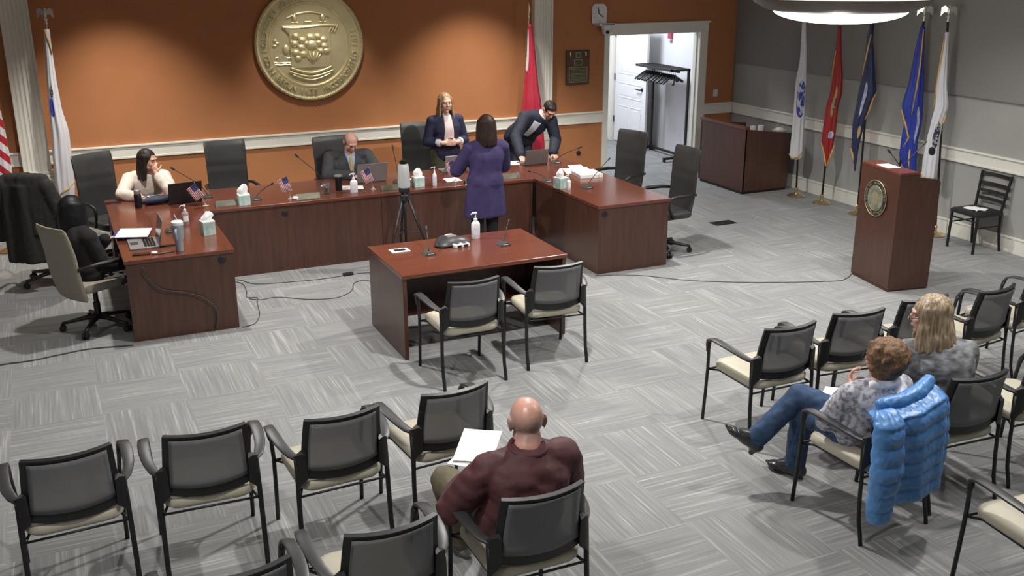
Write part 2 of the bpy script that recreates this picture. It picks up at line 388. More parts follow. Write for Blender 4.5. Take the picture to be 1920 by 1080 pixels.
desk_run('council_desk','mahogany side desk on the right with the open binder, beside two empty black chairs',(-4.676,-3.781,-4.121,-1.50),
  [('end_panel',(-4.663,-3.80,-4.108,-4.078,0.0,0.7155)),('side_panel',(-4.663,-4.635,-4.078,-2.60,0.0,0.7155)),('inner_panel',(-4.0,-3.81,-4.05,-4.02,0,0.7155)),('inner_panel',(-4.63,-3.81,-1.54,-1.51,0,0.7155))],'y',[(-4.59,-4.109,0.655,'y')])

# ------------------------------------------------------------------ witness table
t = thing('witness_table','mahogany table in the centre with black conference phone and two microphones','table',(-6.548,-5.063,0))
hx,hy = 0.763,0.488
MB().box(-hx,hx,-hy,hy,0.715,0.75,bev=0.004).build('tabletop','wood_x',t)
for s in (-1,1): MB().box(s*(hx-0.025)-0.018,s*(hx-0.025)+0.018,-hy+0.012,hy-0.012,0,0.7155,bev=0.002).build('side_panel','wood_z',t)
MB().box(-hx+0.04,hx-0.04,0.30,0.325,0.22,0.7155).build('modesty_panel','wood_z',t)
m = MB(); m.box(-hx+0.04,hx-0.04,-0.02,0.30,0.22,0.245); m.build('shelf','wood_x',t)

# ------------------------------------------------------------------ lectern with the town seal
P = [(-2.189,-5.219),(-2.300,-5.863),(-1.842,-5.943)]
ax = Vector((P[1][0]-P[0][0],P[1][1]-P[0][1],0)); W_ = ax.length; ax.normalize()      # along the seal face
ay = Vector((-ax.y,ax.x,0)); D_ = 0.465                                              # into the body
lrz = math.atan2(-ax.x*0+ax.y,ax.x)
t = thing('lectern','tall mahogany lectern with a round seal on its front and a gooseneck microphone','lectern',(P[0][0],P[0][1],0),lrz)
# local: x along seal face (0..W), y into body (0..D)
m = MB(); m.box(0.012,W_-0.012,0.0,D_,0.0,0.03,bev=0.002); m.build('plinth','wood_z',t)
m = MB()
# side profile (y,z): front high, rear lower -> sloped top
def slab(x0,x1,prof):
    return [[Vector((x0,y,z)) for y,z in prof],[Vector((x1,y,z)) for y,z in prof]]
prof = [(0,0.02),(D_,0.02),(D_,1.10),(D_-0.02,1.13),(0.22,1.165),(0.20,1.205),(0,1.215)]
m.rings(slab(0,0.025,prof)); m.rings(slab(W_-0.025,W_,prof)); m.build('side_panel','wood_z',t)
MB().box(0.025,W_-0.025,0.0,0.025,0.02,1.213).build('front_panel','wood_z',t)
m = MB(); m.rings(slab(0.02,W_-0.02,[(0.20,1.10),(D_-0.01,1.065),(D_-0.01,1.085),(0.20,1.12)])); m.build('reading_surface','wood_x',t)
m = MB(); m.box(-0.003,W_+0.003,-0.003,0.21,1.195,1.218,bev=0.003); m.build('cap_ledge','wood_x',t)
MB().box(0.025,W_-0.025,D_-0.1,D_-0.08,0.3,0.32).build('shelf','wood_x',t)
# round seal
M['seal_dark'] = mat('seal_dark_enamel',(0.02,0.022,0.018),rough=0.4); M['seal_brass'] = mat('seal_brass',(0.40,0.33,0.20),rough=0.4,metal=0.5)
M['seal_mid'] = mat('seal_pewter',(0.12,0.14,0.11),rough=0.45,metal=0.3,col2=(0.26,0.27,0.2),scale=22)
FM = T((W_*0.46,-0.001,0.895))@RX(PI/2)       # local z -> -y (outward)
def disc(r,z0,z1,n=48): return MB().lathe([(0,z0),(r,z0),(r,z1),(0,z1)],n,M_=FM)
s0 = disc(0.185,0,0.010).build('seal','seal_dark',t,smooth='auto')
m = MB(); m.tube([FM@Vector((0.182*math.cos(a),0.182*math.sin(a),0.010)) for a in [2*PI*i/48 for i in range(48)]],0.0045,closed=True)
m.tube([FM@Vector((0.128*math.cos(a),0.128*math.sin(a),0.011)) for a in [2*PI*i/48 for i in range(48)]],0.0025,closed=True); m.build('seal_ring','seal_brass',s0,smooth=True)
disc(0.124,0.008,0.013).build('seal_medallion','seal_mid',s0,smooth='auto')
def text_arc(txt, r, a0, step, size, Mx, depth, name, m_, parent, inward=True):
    bm = bmesh.new()
    for i,chx in enumerate(txt):
        if chx == ' ': continue
        cu = bpy.data.curves.new('t','FONT'); cu.body = chx; cu.size = size; cu.align_x = 'CENTER'; cu.align_y='CENTER'; cu.extrude = depth; cu.resolution_u = 2
        ob = bpy.data.objects.new('t',cu); COL.objects.link(ob); dg = bpy.context.evaluated_depsgraph_get(); me = bpy.data.meshes.new_from_object(ob.evaluated_get(dg))
        a = a0+step*i
        rot = a+PI/2 if inward else a-PI/2
        me.transform(Mx@T((r*math.cos(a),r*math.sin(a),0))@RZ(rot)); bm.from_mesh(me)
        bpy.data.objects.remove(ob); bpy.data.curves.remove(cu); bpy.data.meshes.remove(me)
    k = MB(); k.bm.free(); k.bm = bm
    return k.build(name,m_,parent,fix=False)
def flat_text(txt,size,Mx,depth,name,m_,parent):
    cu = bpy.data.curves.new('t','FONT'); cu.body = txt; cu.size = size; cu.align_x='CENTER'; cu.align_y='CENTER'; cu.extrude = depth; cu.resolution_u=2
    ob = bpy.data.objects.new('t',cu); COL.objects.link(ob); dg = bpy.context.evaluated_depsgraph_get(); me = bpy.data.meshes.new_from_object(ob.evaluated_get(dg)); me.transform(Mx)
    bpy.data.objects.remove(ob); bpy.data.curves.remove(cu); me.name = name
    o = bpy.data.objects.new(name,me); me.materials.clear(); me.materials.append(M[m_]); COL.objects.link(o); o.parent = parent; return o
text_arc('TOWN OF NEWINGTON',0.155,PI*1.08,-0.205,0.034,FM@T((0,0,0.011)),0.002,'seal_lettering','seal_brass',s0,inward=False)
text_arc('CONNECTICUT',0.155,PI*1.5-0.205*5,0.205,0.034,FM@T((0,0,0.011)),0.002,'seal_lettering','seal_brass',s0)
m = MB(); m.prism([(-0.05,-0.06),(0.05,-0.06),(0.055,0.04),(0,0.07),(-0.055,0.04)],-0.004,0.0,M_=T((W_*0.46,-0.0125,0.895)))
m.build('seal_shield','seal_brass',s0)
# tools for small goods --------------------------------------------------------
def goose(t,x,y,z,tip,r=0.0042,rad=0.009,base=True):
    if base:
        m = MB(); m.prism([(-0.055,0),(0.055,0),(0.05,0.012),(0.025,0.032),(-0.025,0.032),(-0.05,0.012)],-0.05,0.05,M_=T((x,y,z))); m.build('microphone_base','base_grey',t)
        MB().box(x-0.03,x+0.03,y-0.052,y-0.03,z+0.012,z+0.02,bev=0.003).build('talk_button','steel',t)
    tip = Vector(tip); b = Vector((x,y,z+0.025)); mid = b+Vector((0,0,(tip.z-b.z)*0.35))+(tip-b)*0.12; mid2 = b+(tip-b)*0.6+Vector((0,0,0.02))
    pts = []
    for i in range(13):
        u = i/12; pts.append(b*(1-u)**3+3*mid*u*(1-u)**2+3*mid2*u*u*(1-u)+tip*u**3)
    MB().tube(pts,r,6).build('gooseneck','black',t,smooth=True)
    d = (pts[-1]-pts[-3]).normalized()
    MB().tube([tip-d*0.005,tip,tip+d*0.012,tip+d*0.045,tip+d*0.052],[r,rad,rad*1.2,rad*1.2,rad*0.5],10).build('microphone_head','black',t,smooth='auto')
L_ = Matrix.LocRotScale(t.location,Euler((0,0,lrz)),None).inverted()
def lw(x,y,z): return L_@Vector((x,y,z))
goose(t,W_*0.42,0.28,1.10,lw(-1.80,-5.62,1.42),r=0.005,rad=0.007); goose(t,W_*0.36,0.30,1.10,lw(-2.02,-5.42,1.32),r=0.005,rad=0.010,base=False)
MB().box(W_*0.30,W_*0.62,0.03,0.17,1.2185,1.2200).build('loose_sheet','paper',t)

# ------------------------------------------------------------------ corner counter (L shell with lower shelf)
t = thing('reception_counter','mahogany corner counter by the right wall beside the doorway, cluttered on top','counter',(-0.97,-1.66,0))
def lb(m,x0,x1,y0,y1,z0,z1,bev=0.003): return m.box(x0+0.97,x1+0.97,y0+1.66,y1+1.66,z0,z1,bev=bev)
lb(MB(),-0.955,-0.93,-1.66,-0.58,0.04,0.93).build('side_panel','wood_z',t)
m = MB(); m.prism([(0.01,0.04),(0.80,0.04),(0.82,0.825),(0.01,0.93)],0.0,0.028); m.build('front_panel','wood_z',t)
m = MB(); m.prism([(0.01,0.04),(0.82,0.04),(0.82,0.825),(0.01,0.90)],1.06,1.08); m.build('side_panel','wood_z',t)
lb(MB(),-0.975,-0.90,-1.672,-0.56,0.925,0.965,0.006).build('top_rail','wood_y',t)
lb(MB(),-0.93,-0.15,-1.63,-0.60,0.72,0.745).build('worktop','wood_y',t)
lb(MB(),-0.94,-0.18,-1.64,-0.60,0.0,0.045).build('toe_kick','black',t)
# small goods on it
tag(MB().tube([(-0.62,-0.98,0.745),(-0.60,-0.96,0.80),(-0.56,-0.93,0.82),(-0.50,-0.93,0.80),(-0.48,-0.93,0.745)],[0.05,0.075,0.07,0.05,0.03],10,sy=0.7).build('cap','black',smooth=True),'black cloth cap lying on the corner counter beside the doorway','cap')
m = MB(); m.lathe([(0,0),(0.032,0),(0.04,0.12),(0.037,0.12),(0.03,0.01),(0,0.01)],20); o = tag(m.build('cup','paper',smooth='auto'),'upright white paper cup standing on the corner counter','cup'); o.location=(-0.42,-1.12,0.745)
m = MB(); m.lathe([(0.033,0),(0.042,0.13),(0.039,0.13),(0.03,0.004),(0.033,0)],20); o = tag(m.build('cup','paper',smooth='auto'),'grey-white stack of cups right of the paper cup on the corner counter','cup'); o.location=(-0.31,-1.16,0.745)
t2 = thing('gift_basket','small cream gift basket with a thin arched handle on the corner counter','basket',(-0.15,-1.38,0.745),0.3)
MB().lathe([(0,0),(0.07,0),(0.10,0.09),(0.094,0.09),(0.065,0.008),(0,0.008)],20).build('basket_bowl','basket',t2,smooth='auto')
MB().tube(arc((0,0,0.09),0.095,0,PI,12),0.004,6).build('basket_handle','basket',t2,smooth=True)
MB().ell((0,0,0.085),(0.08,0.07,0.035)).build('basket_filling','paper',t2,smooth=True)
# ------------------------------------------------------------------ guest chairs
def rrect(w,d,r,z,cx=0,cy=0,k=5):
    out = []
    for sx,sy,a0 in ((1,1,0),(-1,1,PI/2),(-1,-1,PI),(1,-1,1.5*PI)):
        for i in range(k+1):
            a = a0+PI/2*i/k; out.append(Vector((cx+sx*(w-r)+r*math.cos(a), cy+sy*(d-r)+r*math.sin(a), z)))
    return out
def bs(u,v):          # back surface, u -1..1, v 0..1
    hw = 0.240-0.024*v; x = u*hw
    y = 0.052-0.055*v+0.012*math.sin(PI*v)-0.052*(1-u*u)*(0.75+0.25*v)
    z = 0.520+0.355*v-0.030*(1-u*u)*(1-v)+0.004*u*u*v
    return (x,y,z)
def guest_chair():
    t = thing('guest_chair','x','chair')
    m = MB()
    for u0,u1,v0,v1,nu,nv in ((-1,1,0.915,1,20,2),(-1,1,0,0.19,20,3),(-1,-0.80,0.17,0.93,3,12),(0.80,1,0.17,0.93,3,12)):
        m.grid(lambda a,b: bs(u0+(u1-u0)*a, v0+(v1-v0)*b), nu, nv, thick=0.024)
    for s in (-1,1):
        m.rings([[Vector((s*x,y,z)) for x,y,z in q] for q in (
            ((0.205,0.018,0.52),(0.240,0.018,0.50),(0.264,0.032,0.46),(0.264,0.060,0.46),(0.235,0.062,0.53),(0.205,0.052,0.57)),
            ((0.208,0.012,0.665),(0.232,0.012,0.68),(0.262,0.035,0.665),(0.270,0.062,0.65),(0.248,0.060,0.665),(0.212,0.045,0.70)))])
    m.build('back_frame','black',t,smooth='auto')
    MB().grid(lambda a,b: tuple(Vector(bs(-0.86+1.72*a,0.15+0.80*b))+Vector((0,-0.010,0))),16,10,thick=0.002).build('back_mesh','mesh',t,smooth=True)
    rg = []
    for z,i,j in ((0.424,0.035,0),(0.428,0.012,0),(0.444,0.0,0),(0.472,0.0,0),(0.490,0.012,0),(0.498,0.04,0),(0.500,0.10,0)):
        rg.append([p+Vector((0,0,-0.018*max(0,(p.y-0.36)/0.2)**2)) for p in rrect(0.240-i,0.252-i,max(0.03,0.085-i*0.5),z,0,0.282)])
    MB().rings(rg).build('seat','beige',t,smooth='auto')
    MB().box(-0.20,0.20,0.09,0.50,0.415,0.434,bev=0.006).build('seat_pan','black',t)
    for s in (-1,1):
        MB().tube([(s*0.262,-0.012,0),(s*0.262,0.0,0.06),(s*0.262,0.022,0.14),(s*0.261,0.036,0.30),(s*0.258,0.042,0.46),(s*0.254,0.045,0.62)],[0.0125]*6,10,sx=0.85,sy=1.15).build('leg','black_frame',t,smooth=True)
        MB().tube([(s*0.266,0.560,0),(s*0.266,0.545,0.2),(s*0.268,0.53,0.42),(s*0.280,0.515,0.57),(s*0.287,0.50,0.625)],[0.0125]*5,10).build('leg','black_frame',t,smooth=True)
        pts = [(s*0.281,0.520,0.555),(s*0.288,0.512,0.615),(s*0.297,0.488,0.655),(s*0.303,0.44,0.674),(s*0.306,0.37,0.679),(s*0.305,0.28,0.677),(s*0.300,0.20,0.671),(s*0.290,0.14,0.662),(s*0.274,0.09,0.650),(s*0.250,0.050,0.640)]
        rg = []; P_ = [Vector(p) for p in pts]; W2 = [0.015,0.020,0.026,0.030,0.032,0.032,0.030,0.028,0.026,0.018]
        for i,p in enumerate(P_):
            d = (P_[min(i+1,9)]-P_[max(i-1,0)]).normalized(); a = Vector((1,0,0)); b = d.cross(a).normalized(); a = b.cross(d)
            rg.append([p+a*math.copysign(abs(math.cos(q))**0.6,math.cos(q))*W2[i]+b*math.copysign(abs(math.sin(q))**0.6,math.sin(q))*0.009 for q in [2*PI*k/12 for k in range(12)]])
        MB().rings(rg).build('armrest','arm_grey',t,smooth='auto')
    m = MB(); m.tube([(-0.26,0.036,0.412),(0.26,0.036,0.412)],0.007); m.tube([(-0.265,0.532,0.41),(0.265,0.532,0.41)],0.007)
    for s in (-1,1): m.tube([(s*0.255,0.035,0.40),(s*0.225,0.10,0.422),(s*0.225,0.45,0.422),(s*0.264,0.53,0.41)],0.008)
    m.build('under_frame','black_frame',t,smooth=True); return t
GC = guest_chair(); first = True
CH = [ # x, y, rz(deg), label, group
 (-6.965,-6.26,0,'black mesh-back guest chair behind the witness table, the left one of its pair','chairs at the witness table'),
 (-6.195,-6.18,-4,'black mesh-back guest chair behind the witness table, the right one of its pair','chairs at the witness table'),
 (-9.905,-8.03,3,'empty guest chair at the far left end of the front row of seats','front row seats on the left'),
 (-9.235,-8.06,-2,'empty guest chair second from the left in the front row of seats','front row seats on the left'),
 (-8.525,-8.16,3,'empty guest chair third from the left in the left front row','front row seats on the left'),
 (-7.845,-8.11,5,'empty guest chair directly ahead of the bald man, right end of the left front row','front row seats on the left'),
 (-7.90,-9.37,0,'guest chair the bald man in the maroon shirt sits in','second row seats on the left'),
 (-8.635,-9.36,1,'empty guest chair just left of the bald man, cut by the bottom edge','second row seats on the left'),
 (-9.30,-9.42,2,'guest chair at the bottom edge of the photo, only its top corner in view','second row seats on the left'),
 (-5.42,-8.09,0,'empty guest chair left end of the right front row, ahead of the crossed boot','front row seats on the right'),
 (-4.80,-8.06,-6,'empty guest chair second in the right front row, behind the red-haired woman\'s head','front row seats on the right'),
 (-4.16,-8.04,-2,'empty guest chair third in the right front row, mostly hidden by the blonde seated woman','front row seats on the right'),
 (-3.50,-8.10,7,'empty guest chair right of the blonde seated woman, fourth in the right front row','front row seats on the right'),
 (-2.83,-7.98,8,'guest chair cut by the right edge of the photo in the front row','front row seats on the right'),
 (-5.565,-9.29,2,'guest chair with the blue puffer jacket over its back','second row seats on the right'),
 (-4.95,-9.23,-3,'guest chair the blonde woman in the marbled grey top sits in','second row seats on the right'),
 (-4.24,-9.20,-3,'empty guest chair right of the blonde woman, cut by the right edge of the photo','second row seats on the right'),
 (-5.405,-10.36,-6,'empty guest chair at the bottom right corner, its beige seat in full view','third row seats on the right'),
]
for x,y,a,lab,g in CH:
    place(GC,x,y,0,math.radians(a),lab,g,first=first); first = False

# ------------------------------------------------------------------ office chairs
def office_chair(seatm, H=1.18, zb=0.44, bw=0.245, closed_arm=False, tilt=0.10):
    t = thing('office_chair','x','chair')
    def S(u,v):
        z = zb+(H-zb)*v; hw = bw*(1-0.06*(1-v)) if not closed_arm else bw*(0.92+0.08*math.sin(PI*v))
        y = -0.235-tilt*v**1.2-0.03*math.sin(PI*min(1,v*1.6))*0.6+0.035*u*u-0.03*max(0,v-0.85)
        return Vector((u*hw, y, z))
    m = MB(); n=14; k=22; th = 0.05
    rg = []
    for j in range(k+1):
        v = j/k; ring = []
        e = min(1.0, 0.25+math.sqrt(min(v,1-v)*14)) if 0<v<1 else 0.35
        for q in range(28):
            a = 2*PI*q/28; c,s_ = math.cos(a),math.sin(a)
            u = math.copysign(abs(c)**0.25,c); w = math.copysign(abs(s_)**0.7,s_)
            sh = 0.985 if 0<v<1 else 0.95
            p = S(u*sh,v)+Vector((0,w*th*0.5*e-0.0,0))
            if seatm=='leather' and abs(v-0.62)<0.03 and w>0: p.y -= 0.006
            ring.append(p)
        rg.append(ring)
    m.rings(rg); m.build('backrest',seatm,t,smooth='auto')
    rg = []
    for z,i in ((0.42,0.03),(0.425,0.01),(0.445,0),(0.475,0),(0.492,0.012),(0.50,0.05)):
        rg.append([p+Vector((0,0,-0.02*max(0,(p.y-0.1)/0.15)**2)) for p in rrect(0.25-i,0.245-i,0.08,z,0,0.0)])
    MB().rings(rg).build('seat',seatm,t,smooth='auto')
    for s in (-1,1):
        if closed_arm: pts=[(s*0.24,-0.27,0.66),(s*0.265,-0.1,0.675),(s*0.27,0.12,0.67),(s*0.27,0.19,0.64),(s*0.27,0.19,0.5),(s*0.25,0.12,0.43)]
        else: pts=[(s*0.24,-0.26,0.68),(s*0.275,-0.15,0.69),(s*0.285,0.05,0.69),(s*0.285,0.14,0.67),(s*0.275,0.12,0.56),(s*0.25,0.04,0.44)]
        MB().tube(pts,[0.016,0.02,0.022,0.02,0.016,0.016],10).build('armrest','black',t,smooth=True)
    MB().lathe([(0.03,0.09),(0.03,0.25),(0.022,0.25),(0.022,0.40),(0.07,0.405),(0.09,0.425),(0.0,0.43)],18).build('gas_column','black',t,smooth='auto')
    for k in range(5):
        a = 2*PI*k/5+0.3; d = Vector((math.cos(a),math.sin(a),0)); n_ = Vector((-d.y,d.x,0))
        b = MB().tube([d*0.0+Vector((0,0,0.115)),d*0.10+Vector((0,0,0.11)),d*0.24+Vector((0,0,0.085)),d*0.31+Vector((0,0,0.075))],[0.035,0.028,0.02,0.018],8,sy=0.8).build('base_leg','black',t,smooth=True)
        m = MB()
        for s in (-1,1): m.lathe([(0,-0.010),(0.028,-0.010),(0.03,0),(0.028,0.010),(0,0.010)],14,M_=T(d*0.31+n_*s*0.016+Vector((0,0,0.03)))@RZ(a)@RX(PI/2))
        m.tube([d*0.31+Vector((0,0,0.03)),d*0.31+Vector((0,0,0.075))],0.012,8); m.build('caster','black',b,smooth='auto')
    return t
OC = office_chair('leather')
for i,(x,y,a,lab) in enumerate([
 (-9.27,-1.38,180+28,'high-back charcoal chair behind the woman in the cream sweater'),
 (-7.93,-1.22,180+2,'empty charcoal office chair between the cream sweater and the man in charcoal suit'),
 (-6.68,-1.44,180+8,'high-back charcoal chair the man in the grey suit sits in'),
 (-5.44,-0.88,180-6,'empty high-back charcoal chair pushed back behind the standing blonde woman'),
 (-3.50,-2.46,108,'empty high-back charcoal chair in front of the doorway, nearer the coat rack'),
 (-3.54,-3.62,92,'empty high-back charcoal chair at the near outer corner of the right side desk'),
 (-9.93,-1.93,-27,'black office chair under a draped dark coat behind the woman in black')]):
    c = place(OC,x,y,0,math.radians(a),lab,'high-back council chairs',first=(i==0))
tc_ = office_chair('tan',H=1.03,zb=0.34,bw=0.235,closed_arm=True,tilt=0.13)
tc_['label'] = 'taupe swivel chair with black closed arms that the woman in black sits in'; tc_.location=(-9.60,-3.60,0); tc_.rotation_euler=(0,0,math.radians(-60))

# black ladder-back dining chair by the wall
def ladder_chair():
    t = thing('ladder_back_chair','black metal ladder-back chair standing against the grey wall right of the lectern','chair',(-0.235,-5.06,0),math.radians(88))
    # local: front at +y ; rear feet y=-0.2
    for s in (-1,1):
        MB().tube([(s*0.19,0.19,0),(s*0.185,0.185,0.42)],0.016,8,sx=1,sy=1).build('leg','black_frame',t,smooth='auto')
        MB().tube([(s*0.20,-0.205,0),(s*0.19,-0.165,0.24),(s*0.185,-0.16,0.45),(s*0.195,-0.19,0.65),(s*0.210,-0.225,0.87)],0.016,8).build('rear_post','black_frame',t,smooth='auto')
        MB().tube([(s*0.188,0.188,0.30),(s*0.188,-0.163,0.30)],0.009,8).build('side_stretcher','black_frame',t)
    MB().tube([(-0.19,0.188,0.37),(0.19,0.188,0.37)],0.009,8).build('front_stretcher','black_frame',t)
    for z,y in ((0.565,-0.176),(0.65,-0.192),(0.735,-0.208),(0.84,-0.226)):
        MB().grid(lambda a,b: (-0.195+0.39*a, y-0.02*math.sin(PI*a)-0.01*b, z-0.018+0.036*b),10,2,thick=0.012).build('back_slat','black_frame',t)
    rg=[]
    for z,i in ((0.425,0.03),(0.43,0),(0.455,0),(0.47,0.02),(0.475,0.07)): rg.append(rrect(0.215-i,0.215-i,0.06,z,0,0.01))
    MB().rings(rg).build('seat','black',t,smooth='auto')
    return t
lc = ladder_chair()
m = MB(); m.grid(lambda a,b:(-0.36+0.19*a+0.01*math.sin(9*b),-5.16+0.20*b+0.012*math.sin(8*a),0.478+0.006*math.sin(7*a+5*b)+0.004),8,8,thick=0.004)
tag(m.build('cloth','paper',smooth=True),'small crumpled white cloth lying on the seat of the black ladder chair','cloth')

# ------------------------------------------------------------------ decal helper: patch draped on a mesh
def bvh_of(o):
    bm = bmesh.new(); bm.from_mesh(o.data); tr = BVHTree.FromBMesh(bm); return tr, bm
def patch(o, O, U, V, N, f0, f1, nu, nv, off, name, m_, parent=None, th=0.004, v0=-1, v1=1, smooth=True, far=0.6):
    """grid over v in v0..v1, u between f0(v) and f1(v); projected along -N on object o (local coordinates)."""
    tr,bm = bvh_of(o); O,U,V,N = Vector(O),Vector(U),Vector(V),Vector(N).normalized()
    last = None; pts = []
    for j in range(nv+1):
        v = v0+(v1-v0)*j/nv; a,b = f0(v),f1(v); row = []
        for i in range(nu+1):
            u = a+(b-a)*i/nu; p = O+U*u+V*v+N*far
            h = tr.ray_cast(p,-N,far*2)
            if h[0] is None: q = None
            else: q = h[0]
            row.append((O+U*u+V*v,q))
        pts.append(row)
    ds = [ (q-p).dot(N) for r in pts for p,q in r if q is not None]
    dm = sum(ds)/len(ds) if ds else 0
    def fn(i,j):
        p,q = pts[j][i]; return (q if q is not None else p+N*min(dm,0)) + N*off
    bm.free()
    k = MB(); g = [[fn(i,j) for i in range(nu+1)] for j in range(nv+1)]
    k.grid(lambda a,b: g[int(round(b*nv))][int(round(a*nu))],nu,nv,thick=0)
    va = k.bm.verts[:]; 
    r = bmesh.ops.extrude_face_region(k.bm,geom=k.bm.faces[:]); 
    bmesh.ops.translate(k.bm,vec=-N*(off+th),verts=[e for e in r['geom'] if isinstance(e,bmesh.types.BMVert)])
    return k.build(name,m_,parent if parent is not None else o,smooth=smooth)

# ------------------------------------------------------------------ standing flags
M['fl_white'] = mat('white_flag_satin',(0.62,0.62,0.66),rough=0.5,var=0.03,scale=3)
M['fl_red'] = mat('red_flag_satin',(0.30,0.018,0.018),rough=0.5,var=0.05,scale=3)
M['fl_crimson'] = mat('crimson_flag_satin',(0.42,0.022,0.05),rough=0.55,var=0.05,scale=3)
M['fl_navy'] = mat('navy_flag_satin',(0.022,0.028,0.085),rough=0.5,var=0.05,scale=3)
M['fl_blue'] = mat('royal_blue_flag_satin',(0.02,0.04,0.30),rough=0.5,var=0.05,scale=3)
M['em_blue'] = mat('emblem_blue',(0.04,0.05,0.33),rough=0.6,col2=(0.05,0.06,0.42),scale=10); M['em_gold'] = mat('emblem_gold',(0.42,0.30,0.10),rough=0.6,var=0.2,scale=40)
M['em_streak'] = mat('emblem_blue_and_white',(0.035,0.045,0.30),rough=0.6,col2=(0.5,0.52,0.62),scale=13,lo=0.52,hi=0.58,stretch=(1.6,1,1)); M['em_dark'] = mat('emblem_dark',(0.03,0.03,0.05),rough=0.6,col2=(0.35,0.35,0.38),scale=26,lo=0.5,hi=0.56); M['em_pale'] = mat('emblem_pale',(0.25,0.30,0.5),rough=0.6,col2=(0.6,0.62,0.66),scale=22)
def stripes_mat(name,c1,c2,vec,period,rough=0.6,duty=0.5):
    m = bpy.data.materials.new(name); m.use_nodes=True; nt=m.node_tree; N=nt.nodes; L=nt.links; b=N['Principled BSDF']; b.inputs['Roughness'].default_value=rough
    tc=N.new('ShaderNodeTexCoord'); dt=N.new('ShaderNodeVectorMath'); dt.operation='DOT_PRODUCT'; dt.inputs[1].default_value=vec; L.new(tc.outputs['Object'],dt.inputs[0])
    a=N.new('ShaderNodeMath'); a.operation='DIVIDE'; L.new(dt.outputs['Value'],a.inputs[0]); a.inputs[1].default_value=period
    f=N.new('ShaderNodeMath'); f.operation='FRACT'; L.new(a.outputs[0],f.inputs[0]); g=N.new('ShaderNodeMath'); g.operation='GREATER_THAN'; L.new(f.outputs[0],g.inputs[0]); g.inputs[1].default_value=duty
    x=N.new('ShaderNodeMix'); x.data_type='RGBA'; L.new(g.outputs[0],x.inputs[0]); x.inputs[6].default_value=(*c1,1); x.inputs[7].default_value=(*c2,1); L.new(x.outputs[2],b.inputs['Base Color']); return m
M['fl_us'] = stripes_mat('striped_flag_cloth',(0.42,0.015,0.03),(0.68,0.67,0.68),(0.75,0,0.66),0.13)
def flag(label, base, rows, m_, top, emblems=(), fringe=None, finial='eagle', polem='black_frame', poley=0.03, seed=0, clothshift=0.0):
    cx,cy = -9.74686,-13.08389
    n = Vector((base[0]-cx,base[1]-cy,0)).normalized(); rz = math.atan2(-n.x,n.y)
    t = thing('standing_flag',label,'flag',(base[0],base[1],0),rz)
    MB().lathe([(0,0),(0.115,0),(0.125,0.012),(0.10,0.028),(0.04,0.042),(0.022,0.06),(0.022,0.10),(0.03,0.11),(0.018,0.125),(0,0.125)],28).build('brass_base','brass',t,smooth='auto')
    lat,zt = top
    MB().tube([(0,0,0.1),(lat*0.55,0,zt*0.55),(lat,0,zt-0.12)],0.0135,10).build('pole',polem,t,smooth=True)
    if finial == 'eagle':
        m = MB(); c = Vector((lat,0,zt)); m.ell(c+Vector((0,0,-0.01)),(0.02,0.02,0.045)); m.ell(c+Vector((0.005,-0.02,0.045)),(0.013,0.018,0.016)); m.lathe([(0,zt-0.13),(0.02,zt-0.12),(0.012,zt-0.09),(0.024,zt-0.065),(0.01,zt-0.045),(0,zt-0.04)],12,c=(lat,0,0))
        for s in (-1,1):
            m.rings([[c+Vector((s*0.01,y,z)) for y,z in ((-0.01,0.03),(0.01,0.03),(0.012,-0.02),(-0.008,-0.02))],[c+Vector((s*0.05,y,z)) for y,z in ((-0.005,0.055),(0.01,0.055),(0.012,-0.015),(-0.005,-0.015))],[c+Vector((s*0.085,y,z)) for y,z in ((0,0.035),(0.01,0.035),(0.012,-0.06),(0.002,-0.06))]])
        m.build('eagle_finial','eagle',t,smooth='auto')
    elif finial == 'spear':
        MB().lathe([(0,zt-0.14),(0.018,zt-0.12),(0.012,zt-0.08),(0.03,zt-0.04),(0.02,zt+0.02),(0,zt+0.08)],12,c=(lat,0,0)).build('spear_finial','brass',t,smooth='auto')
    rows = sorted(rows); zs = [r[0] for r in rows]
    def ip(z,k):
        for i in range(len(rows)-1):
            if rows[i][0] <= z <= rows[i+1][0]:
                f = (z-rows[i][0])/(rows[i+1][0]-rows[i][0]); f = f*f*(3-2*f)*0.5+f*0.5
                return rows[i][k]*(1-f)+rows[i+1][k]*f
        return rows[0][k] if z < zs[0] else rows[-1][k]
    rg = []; K = 44; Q = 56
    for i in range(K+1):
        z = zs[0]+(zs[-1]-zs[0])*i/K; l,r = ip(z,1),ip(z,2); c = (l+r)/2; a = max(0.012,(r-l)/2); b = min(0.075,0.022+0.42*a)
        amp = 0.22*min(1,a/0.07); ring = []
        for q in range(Q):
            th = 2*PI*q/Q; k_ = 1+amp*math.sin(5*th+seed+2.2*z)*0.5+amp*0.5*math.sin(9*th+seed*2-1.3*z)
            ring.append(Vector((c+a*math.cos(th)*(0.9+0.1*k_), clothshift+b*math.sin(th)*k_, z)))
        rg.append(ring)
    cl = MB().rings(rg).build('flag_cloth',m_,t,smooth=True)
    for (z0,z1,ul,ur,em) in emblems:
        zc=(z0+z1)/2; hz=(z1-z0)/2
        def f0(v,ul=ul,ur=ur,zc=zc,hz=hz): z=zc+hz*v; l,r=ip(z,1),ip(z,2); s=math.sqrt(max(0.05,1-abs(v)**3)); m_=(ul+ur)/2; return l+(r-l)*(m_-(m_-ul)*s)
        def f1(v,ul=ul,ur=ur,zc=zc,hz=hz): z=zc+hz*v; l,r=ip(z,1),ip(z,2); s=math.sqrt(max(0.05,1-abs(v)**3)); m_=(ul+ur)/2; return l+(r-l)*(m_+(ur-m_)*s)
        patch(cl,(0,0,zc),(1,0,0),(0,0,hz),(0,-1,0),f0,f1,8,10,0.002,'emblem',em,cl)
